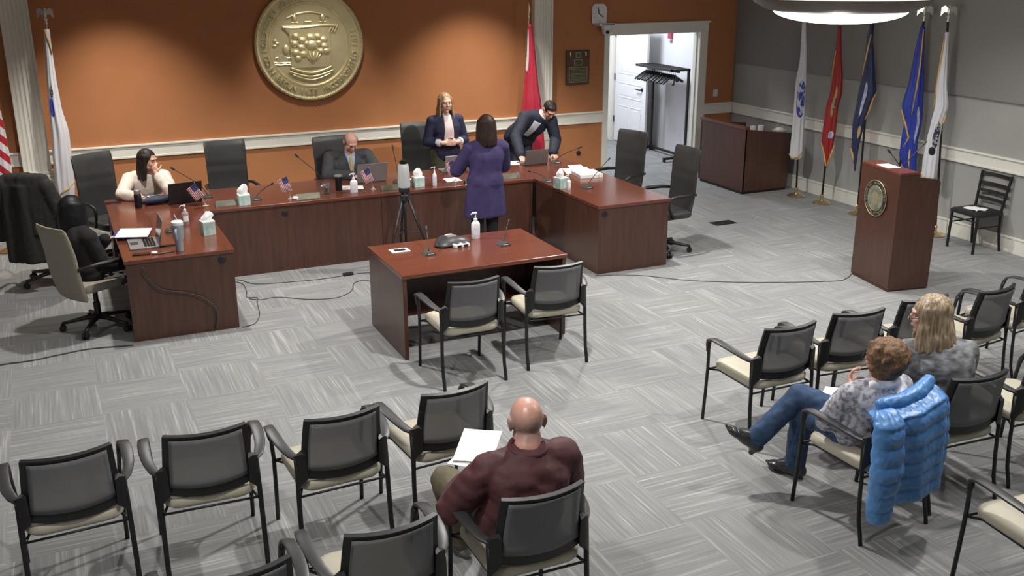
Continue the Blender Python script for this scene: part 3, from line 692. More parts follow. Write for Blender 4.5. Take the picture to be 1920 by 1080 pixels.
    if fringe:
        for pts in fringe:
            m = MB(); P_=[Vector(p) for p in pts]; rgs=[]
            tr,bm=bvh_of(cl)
            for p in P_:
                h=tr.ray_cast(Vector((p.x,-0.6,p.z)),Vector((0,1,0))); yy = h[0].y if h[0] is not None else 0
                rgs.append(Vector((p.x,yy-0.004,p.z)))
            bm.free(); w=[0.012]+[0.017]*(len(rgs)-2)+[0.010]
            m.tube(rgs,w,8,sy=0.6); m.build('gold_fringe','fringe',t,smooth=True)
    return t
flag('white satin flag with a blue emblem beside the corner counter',(-0.318,-2.056),[(2.396,-0.115,-0.06),(1.906,-0.102,-0.011),(1.548,-0.135,0.013),(1.258,-0.132,0.023),(0.89,-0.131,0.033),(0.592,-0.135,0.044),(0.53,-0.112,0.018)],'fl_white',(-0.087,2.46),
  [(1.12,1.62,0.22,0.98,'em_streak')],[[(-0.14,0,0.60),(-0.09,0,0.545),(-0.03,0,0.57),(0.04,0,0.64)]],polem='black_frame',seed=1,clothshift=-0.01)
flag('scarlet flag with a gold emblem, second of the five flags along the grey wall',(-0.276,-2.54),[(2.355,-0.005,0.041),(2.016,-0.006,0.074),(1.672,-0.015,0.12),(1.497,-0.025,0.13),(1.32,-0.057,0.099),(0.963,-0.073,0.099),(0.833,-0.075,0.083),(0.675,-0.026,0.077),(0.513,0.009,0.023)],'fl_red',(0.022,2.489),
  [(1.18,1.60,0.4,0.66,'em_gold'),(1.28,1.44,0.45,0.75,'em_dark'),(0.90,1.0,0.45,0.85,'em_pale')],[[(-0.075,0,0.84),(-0.04,0,0.74),(0.012,0,0.54),(0.03,0,0.50)],[(0.085,0,0.80),(0.06,0,0.68),(0.025,0,0.52)],[(0.0,0,2.05),(-0.012,0,1.85),(-0.02,0,1.62)]],seed=2)
flag('dark navy flag with gold fringe just left of the lectern, third of the five flags',(-0.261,-3.214),[(2.424,-0.089,-0.052),(2.23,-0.107,-0.031),(2.067,-0.11,-0.002),(1.804,-0.115,0.038),(1.604,-0.139,0.078),(1.401,-0.152,0.022),(1.195,-0.17,-0.028),(0.864,-0.158,-0.066),(0.572,-0.089,-0.076)],'fl_navy',(-0.049,2.584),
  [(1.28,1.72,0.30,0.50,'em_pale'),(1.0,1.16,0.5,0.8,'em_gold')],[[(0.078,0,1.60),(0.04,0,1.50),(0.01,0,1.36),(-0.03,0,1.24)],[(-0.16,0,0.86),(-0.135,0,0.80),(-0.11,0,0.70)],[(-0.06,0,2.3),(-0.08,0,2.15),(-0.10,0,1.95),(-0.112,0,1.8)]],seed=3)
flag('royal blue flag with gold fringe behind the lectern, fourth of the five flags',(-0.29,-3.84),[(2.433,0.069,0.122),(2.101,0.037,0.149),(1.8,0.017,0.184),(1.5,-0.033,0.207),(1.302,0.019,0.218),(1.093,0.006,0.2),(0.889,0.004,0.211),(0.7,0.08,0.221)],'fl_blue',(0.101,2.616),
  [(1.05,1.50,0.72,0.86,'em_pale')],[[(0.11,0,2.4),(0.12,0,2.0),(0.11,0,1.7),(0.09,0,1.4)],[(-0.03,0,1.45),(0.05,0,1.24),(0.09,0,1.12),(0.04,0,1.0)],[(0.12,0,0.98),(0.12,0,0.85),(0.14,0,0.72)]],seed=4,polem='black_frame')
flag('white satin flag with a dark round emblem, nearest to the ladder chair',(-0.168,-4.437),[(2.398,-0.173,-0.128),(2.134,-0.187,-0.107),(1.843,-0.191,-0.083),(1.554,-0.18,-0.036),(1.359,-0.203,-0.07),(1.156,-0.226,-0.08),(0.913,-0.239,-0.063),(0.687,-0.231,-0.065)],'fl_white',(-0.157,2.634),
  [(1.06,1.38,0.42,0.90,'em_dark'),(0.98,1.08,0.3,0.75,'black')],[[(-0.17,0,2.35),(-0.18,0,2.1),(-0.19,0,1.8),(-0.195,0,1.5)],[(-0.055,0,1.46),(-0.06,0,1.38),(-0.10,0,1.32)],[(-0.235,0,0.76),(-0.2,0,0.70),(-0.17,0,0.68)]],seed=5)
flag('tall white satin flag with a blue patch standing by the left fluted column',(-9.65,-0.32),[(2.471,-0.051,0.009),(2.267,-0.068,0.004),(1.913,-0.099,0.006),(1.612,-0.117,0.017),(1.305,-0.129,0.062),(0.995,-0.153,0.056),(0.679,-0.161,0.044),(0.455,-0.15,0.016)],'fl_white',(-0.017,2.644),
  [(1.50,1.72,0.10,0.42,'em_blue'),(1.72,1.85,0.2,0.5,'em_dark')],[[(-0.04,0,2.45),(-0.02,0,2.35),(-0.005,0,2.2)],[(-0.12,0,0.60),(-0.03,0,0.66),(0.05,0,0.74)]],seed=6,polem='brass')
flag('red and white striped flag at the left edge of the photo beside the fluted column',(-10.40,-0.45),[(2.1,0.04,0.10),(1.542,0.05,0.146),(1.364,0.02,0.157),(1.064,-0.03,0.163),(0.759,-0.05,0.152),(0.58,-0.06,0.06)],'fl_us',(0.05,2.66),
  [],[[(-0.05,0,0.64),(0.0,0,0.60),(0.05,0,0.62)]],seed=7,polem='brass')
flag('crimson flag with a white edge beside the right fluted column',(-3.74,-0.30),[(2.36,0.047,0.105),(1.969,0.034,0.151),(1.609,0.005,0.189),(1.242,-0.025,0.243),(1.131,-0.039,0.259),(0.49,-0.054,0.301)],'fl_crimson',(0.06,2.569),
  [(1.70,2.30,0.0,0.25,'fl_white')],None,seed=8,finial='spear',polem='brass')
# ------------------------------------------------------------------ gold town seal on the wall
SX,SZ,SR = -6.633,2.172,0.705
t = thing('town_seal','large round gold relief seal with lettering around its rim on the orange wall','seal',(SX,0,SZ))
WM = RX(PI/2)           # local z -> -y
MB().lathe([(0,0),(SR-0.02,0),(SR-0.005,0.012),(SR,0.03),(SR-0.008,0.05),(SR-0.03,0.060),(SR-0.045,0.055),(SR-0.05,0.044),(0.535,0.044),(0.528,0.052),(0.515,0.052),(0.508,0.044),(0.50,0.036),(0,0.040)],96,M_=WM).build('disc','gold',t,smooth='auto')
k = MB()
for i in range(120):
    a = 2*PI*i/120; k.ell(WM@Vector(((SR-0.026)*math.cos(a),(SR-0.026)*math.sin(a),0.060)),(0.010,0.006,0.010),n=6,k=4)
k.build('rope_border','gold',t,smooth=True)
txt = 'TOWN OF NEWINGTON CONN BEGUN 1635 INCORPORATED 1871'; st = math.radians(5.65); i3 = txt.index('1635')+2
pos = 0
for wd in txt.split(' '):
    text_arc(wd,0.592,math.radians(268)+st*(pos-i3),st,0.098,WM@T((0,0,0.052)),0.014,'lettering','gold',t); pos += len(wd)+1
k = MB()       # central panel with curling top and ribbon below
k.rings([[WM@Vector((x,z,0.03)) for x,z in ((-0.27,-0.29),(0.27,-0.29),(0.27,0.17),(0.34,0.24),(-0.34,0.24),(-0.27,0.17))],[WM@Vector((x*0.97,z*0.97,0.062)) for x,z in ((-0.27,-0.29),(0.27,-0.29),(0.27,0.17),(0.34,0.24),(-0.34,0.24),(-0.27,0.17))]])
k.tube([WM@Vector((x,0.225+0.01*math.sin(x*9),0.06)) for x in [-0.34+0.68*i/14 for i in range(15)]],0.016,8)
k.tube([WM@Vector((-0.34,0.235,0.06)),WM@Vector((-0.25,0.13,0.06)),WM@Vector((-0.255,-0.27,0.055))],0.008,6)
k.tube([WM@Vector((0.26,0.16,0.06)),WM@Vector((0.262,-0.27,0.055))],0.008,6)
for s in (0,0.035,0.07): k.tube([WM@Vector((0.25+s,0.15,0.06)),WM@Vector((0.30+s,0.24,0.06))],0.009,6)
k.build('shield_panel','gold',t,smooth='auto')
k = MB()
for dz,w_,r_ in ((-0.30,0.27,0.020),(-0.345,0.29,0.016),(-0.385,0.25,0.012)):
    k.tube([WM@Vector((x,dz-0.055*math.cos(x/w_*PI/2)*1.0+0.02*abs(x/w_),0.052)) for x in [-w_+2*w_*i/18 for i in range(19)]],r_,8)
k.build('ribbon','gold',t,smooth=True)
k = MB(); rnd = random.Random(5)
for (x,z,r_) in [(-0.18,0.11,.055),(-0.10,0.06,.06),(-0.20,0.02,.06),(-0.12,-0.03,.06),(-0.19,-0.09,.06),(-0.10,-0.11,.06),(-0.05,0.02,.05),(0.01,0.09,.07),(0.02,0.0,.085),(0.10,0.10,.055),(0.17,0.06,.06),(0.11,0.02,.05),(0.18,-0.02,.06),(0.13,-0.08,.05),(0.20,-0.08,.055),(-0.17,-0.16,.05)]:
    k.ell(WM@Vector((x,z,0.062)),(r_,0.034,r_*0.75),n=12,k=8)
for x in (-0.09,-0.03,0.03,0.09,0.14): k.tube([WM@Vector((0.02,-0.24,0.06)),WM@Vector((x*0.6+0.01,-0.16,0.07)),WM@Vector((x+0.01,-0.08,0.066))],0.009,6)
k.build('tree_relief','gold',t,smooth=True)
k = MB()
for z,x0,x1 in ((-0.21,-0.48,-0.27),(-0.235,-0.47,-0.27),(-0.15,-0.45,-0.27)): k.tube([WM@Vector((x0+(x1-x0)*i/6,z+0.006*math.sin(i*2),0.045)) for i in range(7)],0.009,6)
k.prism([(-0.44,-0.2),(-0.30,-0.2),(-0.31,-0.15),(-0.37,-0.11),(-0.43,-0.15)],-0.055,-0.03); k.ell((-0.31,-0.05,-0.05),(0.05,0.02,0.06)) if False else k.ell((-0.31,-0.05,-0.05),(0.045,0.018,0.06))
k.tube([WM@Vector((-0.31,-0.1,0.045)),WM@Vector((-0.31,-0.16,0.045))],0.008,6)
for x,z in ((-0.45,0.0),(-0.42,0.03),(-0.44,0.06)): k.ell((x,-0.045,z),(0.03,0.012,0.018))
for s in (-1,1): k.ell((s*0.18,-0.05,0.33),(0.035,0.02,0.05)); k.tube([(s*0.14,-0.045,0.28),(s*0.22,-0.045,0.28)],0.008,6)
k.tube([WM@Vector((x,0.40-0.9*x*x,0.045)) for x in [-0.28+0.56*i/14 for i in range(15)]],0.012,6)
k.tube([(-0.05,-0.045,0.285),(0.03,-0.045,0.285)],0.01,6)
k.build('landscape_relief','gold',t,smooth='auto')

# ------------------------------------------------------------------ things on the walls
M['plaque_wood'] = mat('plaque_walnut',(0.09,0.04,0.02),rough=0.3,var=0.2,scale=6,coat=0.3); M['plaque_green'] = mat('plaque_patina',(0.06,0.075,0.05),rough=0.4,metal=0.3,col2=(0.12,0.12,0.08),scale=40)
t = thing('bronze_plaque','dark wooden memorial plaque with framed metal plates between the white column and the doorway','plaque',(-2.755,0,1.71))
MB().box(-0.19,0.19,-0.028,0,-0.245,0.245,bev=0.008).build('backboard','plaque_wood',t)
for (x0,x1,z0,z1,nm) in ((-0.15,0.15,-0.21,0.01,'large_plate'),(-0.07,0.07,0.03,0.12,'middle_plate'),(-0.045,0.045,0.135,0.215,'top_plate')):
    a = MB().box(x0,x1,-0.036,-0.026,z0,z1,bev=0.003).build(nm,'seal_brass',t); MB().box(x0+0.012,x1-0.012,-0.040,-0.030,z0+0.012,z1-0.012).build('plate_face','plaque_green',a)
for s in (-1,1): MB().ell((s*0.125,-0.03,0.19),(0.016,0.01,0.035)).build('crest','brass',t,smooth=True)
# writing on the plaque is too small to read in the photo: fine raised rules only
k = MB()
for i in range(9): k.box(-0.115,0.115,-0.0415,-0.039,-0.185+i*0.02,-0.180+i*0.02)
k.build('engraved_lines','seal_brass',t)
t = thing('light_switch','white light switch plate on the orange wall right of the doorway','switch',(-0.32,0,1.213))
MB().box(-0.04,0.04,-0.008,0,-0.058,0.058,bev=0.003).build('plate','plastic_w',t); MB().box(-0.016,0.016,-0.012,-0.006,-0.033,0.033,bev=0.002).build('rocker','plastic_w',t)
t = thing('wall_outlet','black socket cover low on the orange wall behind the right side desk','outlet',(-2.71,0,0.46))
MB().lathe([(0,0),(0.035,0),(0.035,0.012),(0.02,0.016),(0,0.016)],16,M_=WM).build('cover','black',t)
# clock and dome camera
t = thing('wall_clock','white angular wall clock with black hands above the doorway corner','clock',(-2.44,-0.03,2.45))
CM = RX(math.radians(-8))
k = MB(); k.prism([(-0.10,-0.13),(0.11,-0.13),(0.115,0.09),(0.07,0.135),(-0.06,0.135),(-0.10,0.09)],-0.035,0.03,M_=RZ(-0.35)@CM); k.build('clock_case','plastic_w',t,smooth='auto')
k = MB(); C2 = RZ(-0.35)@CM; k.tube([C2@Vector((0.0,-0.042,0.0)),C2@Vector((-0.012,-0.042,0.085))],0.006,6); k.tube([C2@Vector((0,-0.042,0)),C2@Vector((0.062,-0.042,-0.045))],0.006,6)
k.build('hands','black',t)
k = MB()
for i in range(12): a=2*PI*i/12; k.ell(C2@Vector((0.088*math.cos(a)*0.85,-0.038,0.1*math.sin(a))),(0.005,0.004,0.005),n=6,k=4)
k.build('hour_marks','black',t)
t = thing('dome_camera','white dome camera on a small shelf just under the wall clock','camera',(-2.38,-0.10,2.30))
MB().box(-0.13,0.13,-0.11,0.10,-0.01,0.025,bev=0.008).build('shelf_bracket','plastic_w',t); 
MB().lathe([(0.075,-0.01),(0.08,-0.03),(0.075,-0.06),(0,-0.06)],20,c=(0.02,-0.03,0)).build('housing','plastic_w',t,smooth='auto')
MB().ell((0.02,-0.03,-0.085),(0.066,0.066,0.06)).build('camera_ball','plastic_w',t,smooth=True); MB().lathe([(0,0),(0.026,0),(0.022,0.02),(0,0.022)],16,M_=T((0.005,-0.085,-0.095))@RX(PI/2+0.3)).build('camera_lens','black_gloss',t,smooth='auto')
MB().box(-0.10,0.10,-0.112,-0.108,0.0,0.012).build('front_slot','black',t)
t = thing('fire_alarm','red fire alarm strobe on the corridor wall, seen at the top of the doorway','alarm',(0,1.78,1.95))
MB().box(-0.05,0,-0.05,0.05,-0.05,0.08,bev=0.006).build('alarm_body','red_plastic',t); MB().box(-0.065,-0.0,-0.04,0.04,-0.085,-0.048,bev=0.008).build('strobe','plastic_w',t)

# ------------------------------------------------------------------ coat rack with hangers in the corridor
t = thing('coat_rack','tall black metal coat rack standing in the corridor seen through the doorway','coat rack',(-0.28,1.36,0))
k = MB()
for y in (-0.53,0.53): k.box(-0.0,0.035,y-0.018,y+0.018,0.0,1.50)
k.build('post','black_frame',t)
k = MB()
k.box(-0.33,0.035,-0.55,-0.515,1.465,1.50).box(-0.33,0.035,0.515,0.55,1.465,1.50).box(-0.33,-0.30,-0.55,0.55,1.465,1.50).box(0.0,0.035,-0.55,0.55,1.465,1.50)
for i in range(6): k.tube([(-0.27+i*0.048,-0.53,1.49),(-0.27+i*0.048,0.53,1.49)],0.005,6)
k.box(-0.32,0.02,-0.53,0.53,1.478,1.484); k.build('top_shelf','black_frame',t)
k = MB(); k.tube([(-0.16,-0.52,1.445),(-0.16,0.52,1.445)],0.012,8); k.box(-0.17,-0.15,-0.53,-0.51,1.44,1.48).box(-0.17,-0.15,0.51,0.53,1.44,1.48); k.build('hanging_rail','black_frame',t)
k = MB(); k.box(0.0,0.03,-0.53,0.53,0.05,0.085)
for y in (-0.53,0.53): k.box(-0.40,0.10,y-0.022,y+0.022,0.04,0.075)
k.build('base_frame','black_frame',t)
for y in (-0.53,0.53):
    for x in (-0.38,0.08):
        MB().lathe([(0,-0.014),(0.026,-0.014),(0.026,0.014),(0,0.014)],14,M_=T((x,y,0.026))@RX(PI/2)).build('caster','black',t,smooth='auto')
def hanger():
    h = thing('coat_hanger','black plastic coat hanger in the row on the corridor coat rack','hanger')
    MB().tube([(-0.006,0,-0.06),(0,0,-0.03)]+[(0.019*math.cos(a),0,0.0+0.019*math.sin(a)) for a in [-PI/2+PI*1.25*i/8 for i in range(9)]],0.003,6).build('hook','steel',h,smooth=True)
    k = MB()
    for s in (-1,1): k.tube([(0,0,-0.055),(s*0.06,0,-0.080),(s*0.235,0,-0.165),(s*0.245,0,-0.185)],[0.014,0.014,0.016,0.012],8,sx=1.4)
    k.build('shoulder_bar','black',h,smooth=True); return h
hg = hanger(); rnd = random.Random(3)
for i in range(16):
    y = 1.84-i*0.058-(0.02 if i>8 else 0)
    place(hg,-0.44,y,1.441,rnd.uniform(-0.12,0.12)+(0.7 if i==15 else 0)+0.25,None if i<15 else 'black coat hanger turned askew at the near end of the coat rack rail','hangers on the corridor coat rack' if i<15 else 'askew hanger',first=(i==0))
    
k = MB(); k.box(-0.014,0.014,-0.002,0.002,-0.10,0.0,bev=0.001); o = tag(k.build('paper_tag','paper'),'small white paper tag hanging among the black hangers on the coat rack','tag'); o.location=(-0.50,1.30,1.44); o.rotation_euler=(0,0,0.9)

# ------------------------------------------------------------------ desk goods
def mic(x,y,tip,label,group,z=0.75):
    t = thing('gooseneck_microphone',label,'microphone',(x,y,z),0,group); goose(t,0,0,0,(tip[0]-x,tip[1]-y,tip[2]-z)); return t
gm = 'gooseneck microphones'
mic(-8.32,-1.95,(-8.62,-1.84,1.06),'black gooseneck microphone rising behind the open black laptop',gm)
mic(-7.86,-2.28,(-7.66,-2.10,0.86),'dark low microphone base just right of the tissue box with the tall tissue','microphones lying low')
mic(-7.04,-2.02,(-7.29,-1.90,1.10),'gooseneck microphone bent left, left of the grey-suited man',gm)
mic(-6.20,-2.12,(-6.16,-1.84,1.10),'gooseneck microphone rising behind the white device on the tripod',gm)
mic(-4.62,-2.80,(-4.72,-2.6,0.84),'small microphone left of the striped tissue box on the right desk',gm)
mic(-4.36,-3.30,(-3.66,-2.55,0.89),'long gooseneck microphone bent right over the papers on the right desk',gm)
mic(-4.02,-1.85,(-3.80,-2.02,0.95),'gooseneck microphone at the far corner of the right desk behind the laptop',gm)
mic(-6.893,-5.05,(-6.84,-4.85,0.92),'left gooseneck microphone on the witness table, beside the conference phone',gm)
mic(-6.176,-5.05,(-6.04,-4.85,0.90),'right gooseneck microphone on the witness table, right of the sanitizer bottle',gm)
mic(-8.86,-3.30,(-8.70,-3.0,0.90),'low black microphone on the left desk behind the tumbler',gm)
def tissue(x,y,rz,label,h=0.125,th=0.10,w=0.058):
    t = thing('tissue_box',label,'tissue box',(x,y,0.75),rz,'tissue boxes on the desks')
    MB().box(-w,w,-w,w,0,h,bev=0.003).build('carton','teal',t)
    MB().box(-w-0.001,w+0.001,-w-0.001,w+0.001,h-0.012,h+0.001,bev=0.002).build('carton_rim','paper',t)
    k = MB(); rg=[]
    for i in range(8):
        v=i/7; r=0.018+0.035*math.sin(PI*min(1,v*0.9+0.1))*(1-0.35*v)
        rg.append([Vector((r*math.cos(a)*(1+0.35*math.sin(3*a+v*2))+0.012*math.sin(v*4+x*9),r*0.6*math.sin(a)*(1+0.3*math.cos(4*a)),h-0.005+th*v)) for a in [2*PI*q/20 for q in range(20)]])
    k.rings(rg).build('tissue','paper',t,smooth='auto'); return t
tissue(-8.55,-3.53,0.15,'pale green tissue box on the left side desk, right of the grey tumbler',0.135,0.09)
tissue(-8.02,-2.46,0.0,'pale green tissue box with a tall tissue before the empty chair',0.115,0.11)
tissue(-6.056,-2.40,0.05,'pale green tissue box just right of the tripod device',0.115,0.10)
tissue(-4.63,-3.16,0.3,'striped pale green tissue box on the right desk with its tissue leaning left',0.125,0.10)
def pump(x,y,h,r,label,m_='plastic_w',z=0.75,nozzle=PI,oval=0.7):
    t = thing('sanitizer_bottle',label,'bottle',(x,y,z),0,'hand sanitizer bottles')
    hb = h*0.68
    rg = []
    for rr,zz in ((r*0.9,0),(r,0.006),(r,hb*0.78),(r*0.88,hb*0.88),(r*0.45,hb*0.97),(r*0.32,hb)): rg.append([Vector((rr*math.cos(a),rr*oval*math.sin(a),zz)) for a in [2*PI*q/20 for q in range(20)]])
    MB().rings(rg).build('bottle_body',m_,t,smooth='auto')
    k = MB(); k.lathe([(r*0.42,hb-0.004),(r*0.42,hb+0.018),(r*0.16,hb+0.022),(r*0.14,h-0.02),(r*0.34,h-0.018),(r*0.34,h-0.004),(0,h)],14)
    k.tube([(0,0,h-0.010),(math.cos(nozzle)*0.03,math.sin(nozzle)*0.03,h-0.010),(math.cos(nozzle)*0.045,math.sin(nozzle)*0.045,h-0.022)],[r*0.2,r*0.16,r*0.12],8)
    k.build('pump','plastic_w',t,smooth='auto')
    MB().grid(lambda a,b:(r*1.012*math.sin((a-0.5)*1.6),-r*oval*1.02*math.cos((a-0.5)*1.6),hb*(0.25+0.4*b)),8,2,thick=0.001).build('paper_label','label_blue' if h>0.2 else 'paper',t)
    return t
M['label_blue'] = mat('printed_bottle_label',(0.60,0.63,0.68),rough=0.5,col2=(0.72,0.74,0.77),scale=30)
M['clear_gel'] = mat('clear_gel_plastic',(0.62,0.58,0.62),rough=0.15,trans=0.5,var=0.02)
pump(-6.32,-4.74,0.255,0.042,'largest white sanitizer pump bottle, standing on the witness table')
pump(-6.81,-2.41,0.225,0.042,'white sanitizer pump bottle in front of the grey-suited man')
pump(-5.875,-2.45,0.225,0.024,'slim white pump bottle between the tripod device and the purple tunic',oval=1)
pump(-4.60,-3.30,0.18,0.026,'small white pump bottle leaning against the striped tissue box on the right desk',oval=1)
pump(-8.69,-3.06,0.20,0.034,'clear sanitizer pump bottle behind the grey tumbler on the left desk','clear_gel')
M['laptop_grey'] = mat('laptop_grey_blue',(0.34,0.36,0.38),rough=0.35,metal=0.3,var=0.03)
M['laptop_taupe'] = mat('laptop_taupe',(0.14,0.12,0.115),rough=0.4,metal=0.3,var=0.03)
def laptop(x,y,rz,label,m_,w=0.33,d=0.23,ang=105,hs=0.215,group='open laptops',z=0.75,screen_on=False):
    t = thing('laptop',label,'laptop',(x,y,z),rz,group)
    b = MB().box(-w/2,w/2,0,d,0.0,0.016,bev=0.004).build('base',m_,t)
    k = MB()
    for r_ in range(4):
        for c_ in range(11): k.box(-w/2+0.024+c_*(w-0.048)/11,-w/2+0.021+(c_+1)*(w-0.048)/11,0.025+r_*0.025,0.046+r_*0.025,0.016,0.0185)
    k.build('keyboard','black',b)
    MB().box(-0.05,0.05,d-0.085,d-0.015,0.0155,0.0172,bev=0.001).build('trackpad','base_grey',b)
    A = RX(math.radians(ang-90))
    s = MB().box(-w/2,w/2,-0.007,0.0,0,hs,bev=0.003,M_=T((0,-0.002,0.012))@A).build('screen_lid',m_,t)
    MB().box(-w/2+0.01,w/2-0.01,0.0,0.0015,0.012,hs-0.01,M_=T((0,-0.002,0.012))@A).build('display','black_gloss',s)
    return t
laptop(-9.02,-3.64,PI/2,'open silver laptop on the left desk with papers over its keyboard','laptop_grey',w=0.36,d=0.25,ang=100,hs=0.24)
laptop(-8.575,-2.13,0.12,'open black laptop before the woman in the cream sweater','black',w=0.35,hs=0.235)
laptop(-6.475,-1.96,0.04,'open grey laptop in front of the man in the grey suit','silver',w=0.36,hs=0.235,ang=108)
laptop(-5.37,-1.84,0.0,'open laptop in front of the standing blonde woman, mostly hidden by a small flag','silver',w=0.32,hs=0.21)
laptop(-4.31,-1.86,0.0,'open taupe laptop under the hands of the bending man','laptop_taupe',w=0.32,hs=0.19,ang=100)
def small_flag(x,y,label,lean,rz=0.0,turn=0.0,hh=0.26,droop=-62):
    t = thing('desk_flag',label,'flag',(x,y,0.75),rz,'small American flags on the desks')
    MB().lathe([(0,0),(0.032,0),(0.034,0.006),(0.012,0.014),(0.006,0.03),(0,0.03)],16).build('stand','flag_stand',t,smooth='auto')
    tip = Vector((lean*hh,0,hh)); MB().tube([(0,0,0.01),tip],0.0025,6).build('staff','flag_stand',t); MB().ell(tip,(0.005,0.005,0.008),n=8,k=6).build('finial','brass',t,smooth=True)
    W,H = 0.165,0.105
    def fn(a,b): return (a*W,0.010*math.sin(a*7+b*1.5)*a,(b-1)*H)
    c = MB().grid(fn,18,8,thick=0.0012).build('flag_cloth','stripes_small',t,smooth=True)
    c.location = Vector((0,-0.002,0))+tip*0.97; c.rotation_euler = (0,math.radians(-droop),turn)
    k = MB().grid(lambda a,b:(a*W*0.42,0.010*math.sin(a*0.42*7+(0.46+0.54*b)*1.5)*a*0.42-0.0018,(0.46+0.54*b-1)*H),6,4,thick=0.001); k.build('canton','canton',c)
    k = MB().grid(lambda a,b:(a*W*0.42,0.010*math.sin(a*0.42*7+(0.46+0.54*b)*1.5)*a*0.42+0.0022,(0.46+0.54*b-1)*H),6,4,thick=0.001); k.build('canton','canton',c)
    return t
M['stripes_small'] = stripes_mat('small_flag_stripes',(0.34,0.03,0.04),(0.50,0.48,0.50),(0,0,1),0.0162)
M['canton'] = mat('small_flag_canton',(0.02,0.03,0.11),rough=0.7,col2=(0.22,0.25,0.38),scale=90,lo=0.62,hi=0.64)
M['flag_stand'] = mat('gold_stick',(0.45,0.40,0.34),rough=0.4,metal=0.3)
small_flag(-8.40,-2.36,'small American flag beside the open black laptop on the back desk',-0.35,droop=-58)
small_flag(-7.52,-2.42,'small American flag before the left half of the back desk, beside crumpled tissue',-0.10,droop=-72)
small_flag(-6.57,-2.34,'small American flag in front of the grey-suited man\'s laptop',-0.18,droop=-68)
small_flag(-5.58,-2.34,'small American flag beside the purple tunic, in front of the standing blonde woman',-0.12,rz=0.3,droop=-78)
M['tumbler'] = mat('grey_blue_enamel',(0.30,0.33,0.38),rough=0.35,var=0.03)
M['thermos'] = mat('black_enamel',(0.01,0.01,0.012),rough=0.25)
M['pouch'] = mat('navy_nylon',(0.012,0.017,0.045),rough=0.7,var=0.2,scale=30,bump=0.2)
M['folder'] = mat('blue_folder_card',(0.04,0.06,0.30),rough=0.5,var=0.1)
M['device'] = mat('device_grey_shell',(0.42,0.43,0.43),rough=0.4,var=0.02)
M['glass'] = mat('clear_glass',(0.9,0.92,0.95),rough=0.03,trans=0.95)
M['nameplate'] = mat('nameplate_green_brass',(0.07,0.075,0.055),rough=0.35,metal=0.4,col2=(0.12,0.115,0.08),scale=16)
t = thing('insulated_tumbler','tall pale grey insulated tumbler with a white lid at the front of the left desk','tumbler',(-8.865,-3.99,0.75))
MB().lathe([(0,0),(0.034,0),(0.036,0.09),(0.048,0.12),(0.051,0.24),(0,0.24)],24).build('tumbler_body','tumbler',t,smooth='auto')
MB().lathe([(0,0.238),(0.053,0.238),(0.053,0.262),(0.045,0.27),(0,0.27)],24).build('lid','plastic_w',t,smooth='auto'); MB().tube([(0.01,0.0,0.26),(-0.015,0.01,0.33)],0.004,8).build('straw','plastic_w',t)
MB().tube([(-0.02,-0.049,0.21),(-0.028,-0.085,0.20),(-0.026,-0.085,0.12),(-0.018,-0.042,0.11)],0.008,8,sx=1.3).build('handle','tumbler',t,smooth=True)
t = thing('thermos','black thermos flask in front of the woman in the cream sweater','flask',(-9.045,-2.12,0.75))
MB().lathe([(0,0),(0.036,0),(0.038,0.01),(0.038,0.135),(0.032,0.145),(0,0.145)],20).build('flask_body','thermos',t,smooth='auto'); MB().lathe([(0.030,0.144),(0.034,0.15),(0.034,0.18),(0.028,0.186),(0,0.186)],20).build('cap','steel',t,smooth='auto')
k = MB(); rg=[]
for i in range(13):
    u=i/12; s=math.sin(PI*min(1,max(0.04,u)))**0.4
    rg.append([Vector((-0.17+0.34*u,0.065*s*math.cos(a)+0.01*math.sin(u*6),0.045+0.045*s*math.sin(a)+0.004*math.sin(9*u+a*3))) for a in [2*PI*q/16 for q in range(16)]])
t = thing('pouch','dark navy fabric pouch lying between the black thermos and the black laptop','pouch',(-8.86,-2.04,0.75),0.25)
k.rings(rg).build('pouch_body','pouch',t,smooth=True); MB().tube([(-0.15,-0.0,0.088),(-0.05,0.01,0.094),(0.08,0.01,0.094),(0.16,0.0,0.078)],0.004,6).build('zip','steel',t,smooth=True); MB().ell((0.155,-0.035,0.03),(0.02,0.012,0.01)).build('clasp','plastic_w',t)
def slab_thing(name,x,y,w,d,h,rz,label,cat,m_,z=0.75,bev=0.002):
    o = tag(MB().box(-w/2,w/2,-d/2,d/2,0,h,bev=bev).build(name,m_),label,cat); o.location=(x,y,z); o.rotation_euler=(0,0,rz); return o
slab_thing('smartphone',-9.27,-1.80,0.15,0.075,0.009,0.2,'black phone on the back desk left of the woman in the cream sweater','phone','black_gloss',bev=0.004)
slab_thing('smartphone',-9.19,-3.985,0.15,0.075,0.009,-0.15,'black phone at the near edge of the left desk, before the silver laptop','phone','black_gloss',bev=0.004)
slab_thing('marker_pen',-8.99,-4.03,0.14,0.016,0.014,0.25,'dark marker lying at the front edge of the left desk beside the tumbler','marker','base_grey',bev=0.005)
slab_thing('charger_pad',-8.965,-3.80,0.20,0.03,0.012,0.05,'thin dark strip between the silver laptop and the tumbler','stylus','black')
o = tag(MB().ell((0,0,0.014),(0.03,0.022,0.014)).build('eraser','skin_pink' if 'skin_pink' in M else 'plastic_w',smooth=True),'small pale pink pebble-like item at the front edge of the left desk','eraser'); o.location=(-9.085,-4.02,0.75)
def sheet(name,pts,z,label,cat='paper',m_='paper',grp=None,curl=0.004):
    P_=[Vector((p[0],p[1],z+(p[2] if len(p)>2 else 0))) for p in pts]
    k=MB().grid(lambda a,b: tuple((P_[0]*(1-a)+P_[1]*a)*(1-b)+(P_[3]*(1-a)+P_[2]*a)*b+Vector((0,0,curl*math.sin(PI*a)*math.sin(PI*b+0.6)))),6,6,thick=0.0015)
    o=k.build(name,m_,smooth=False); return tag(o,label,cat,grp)
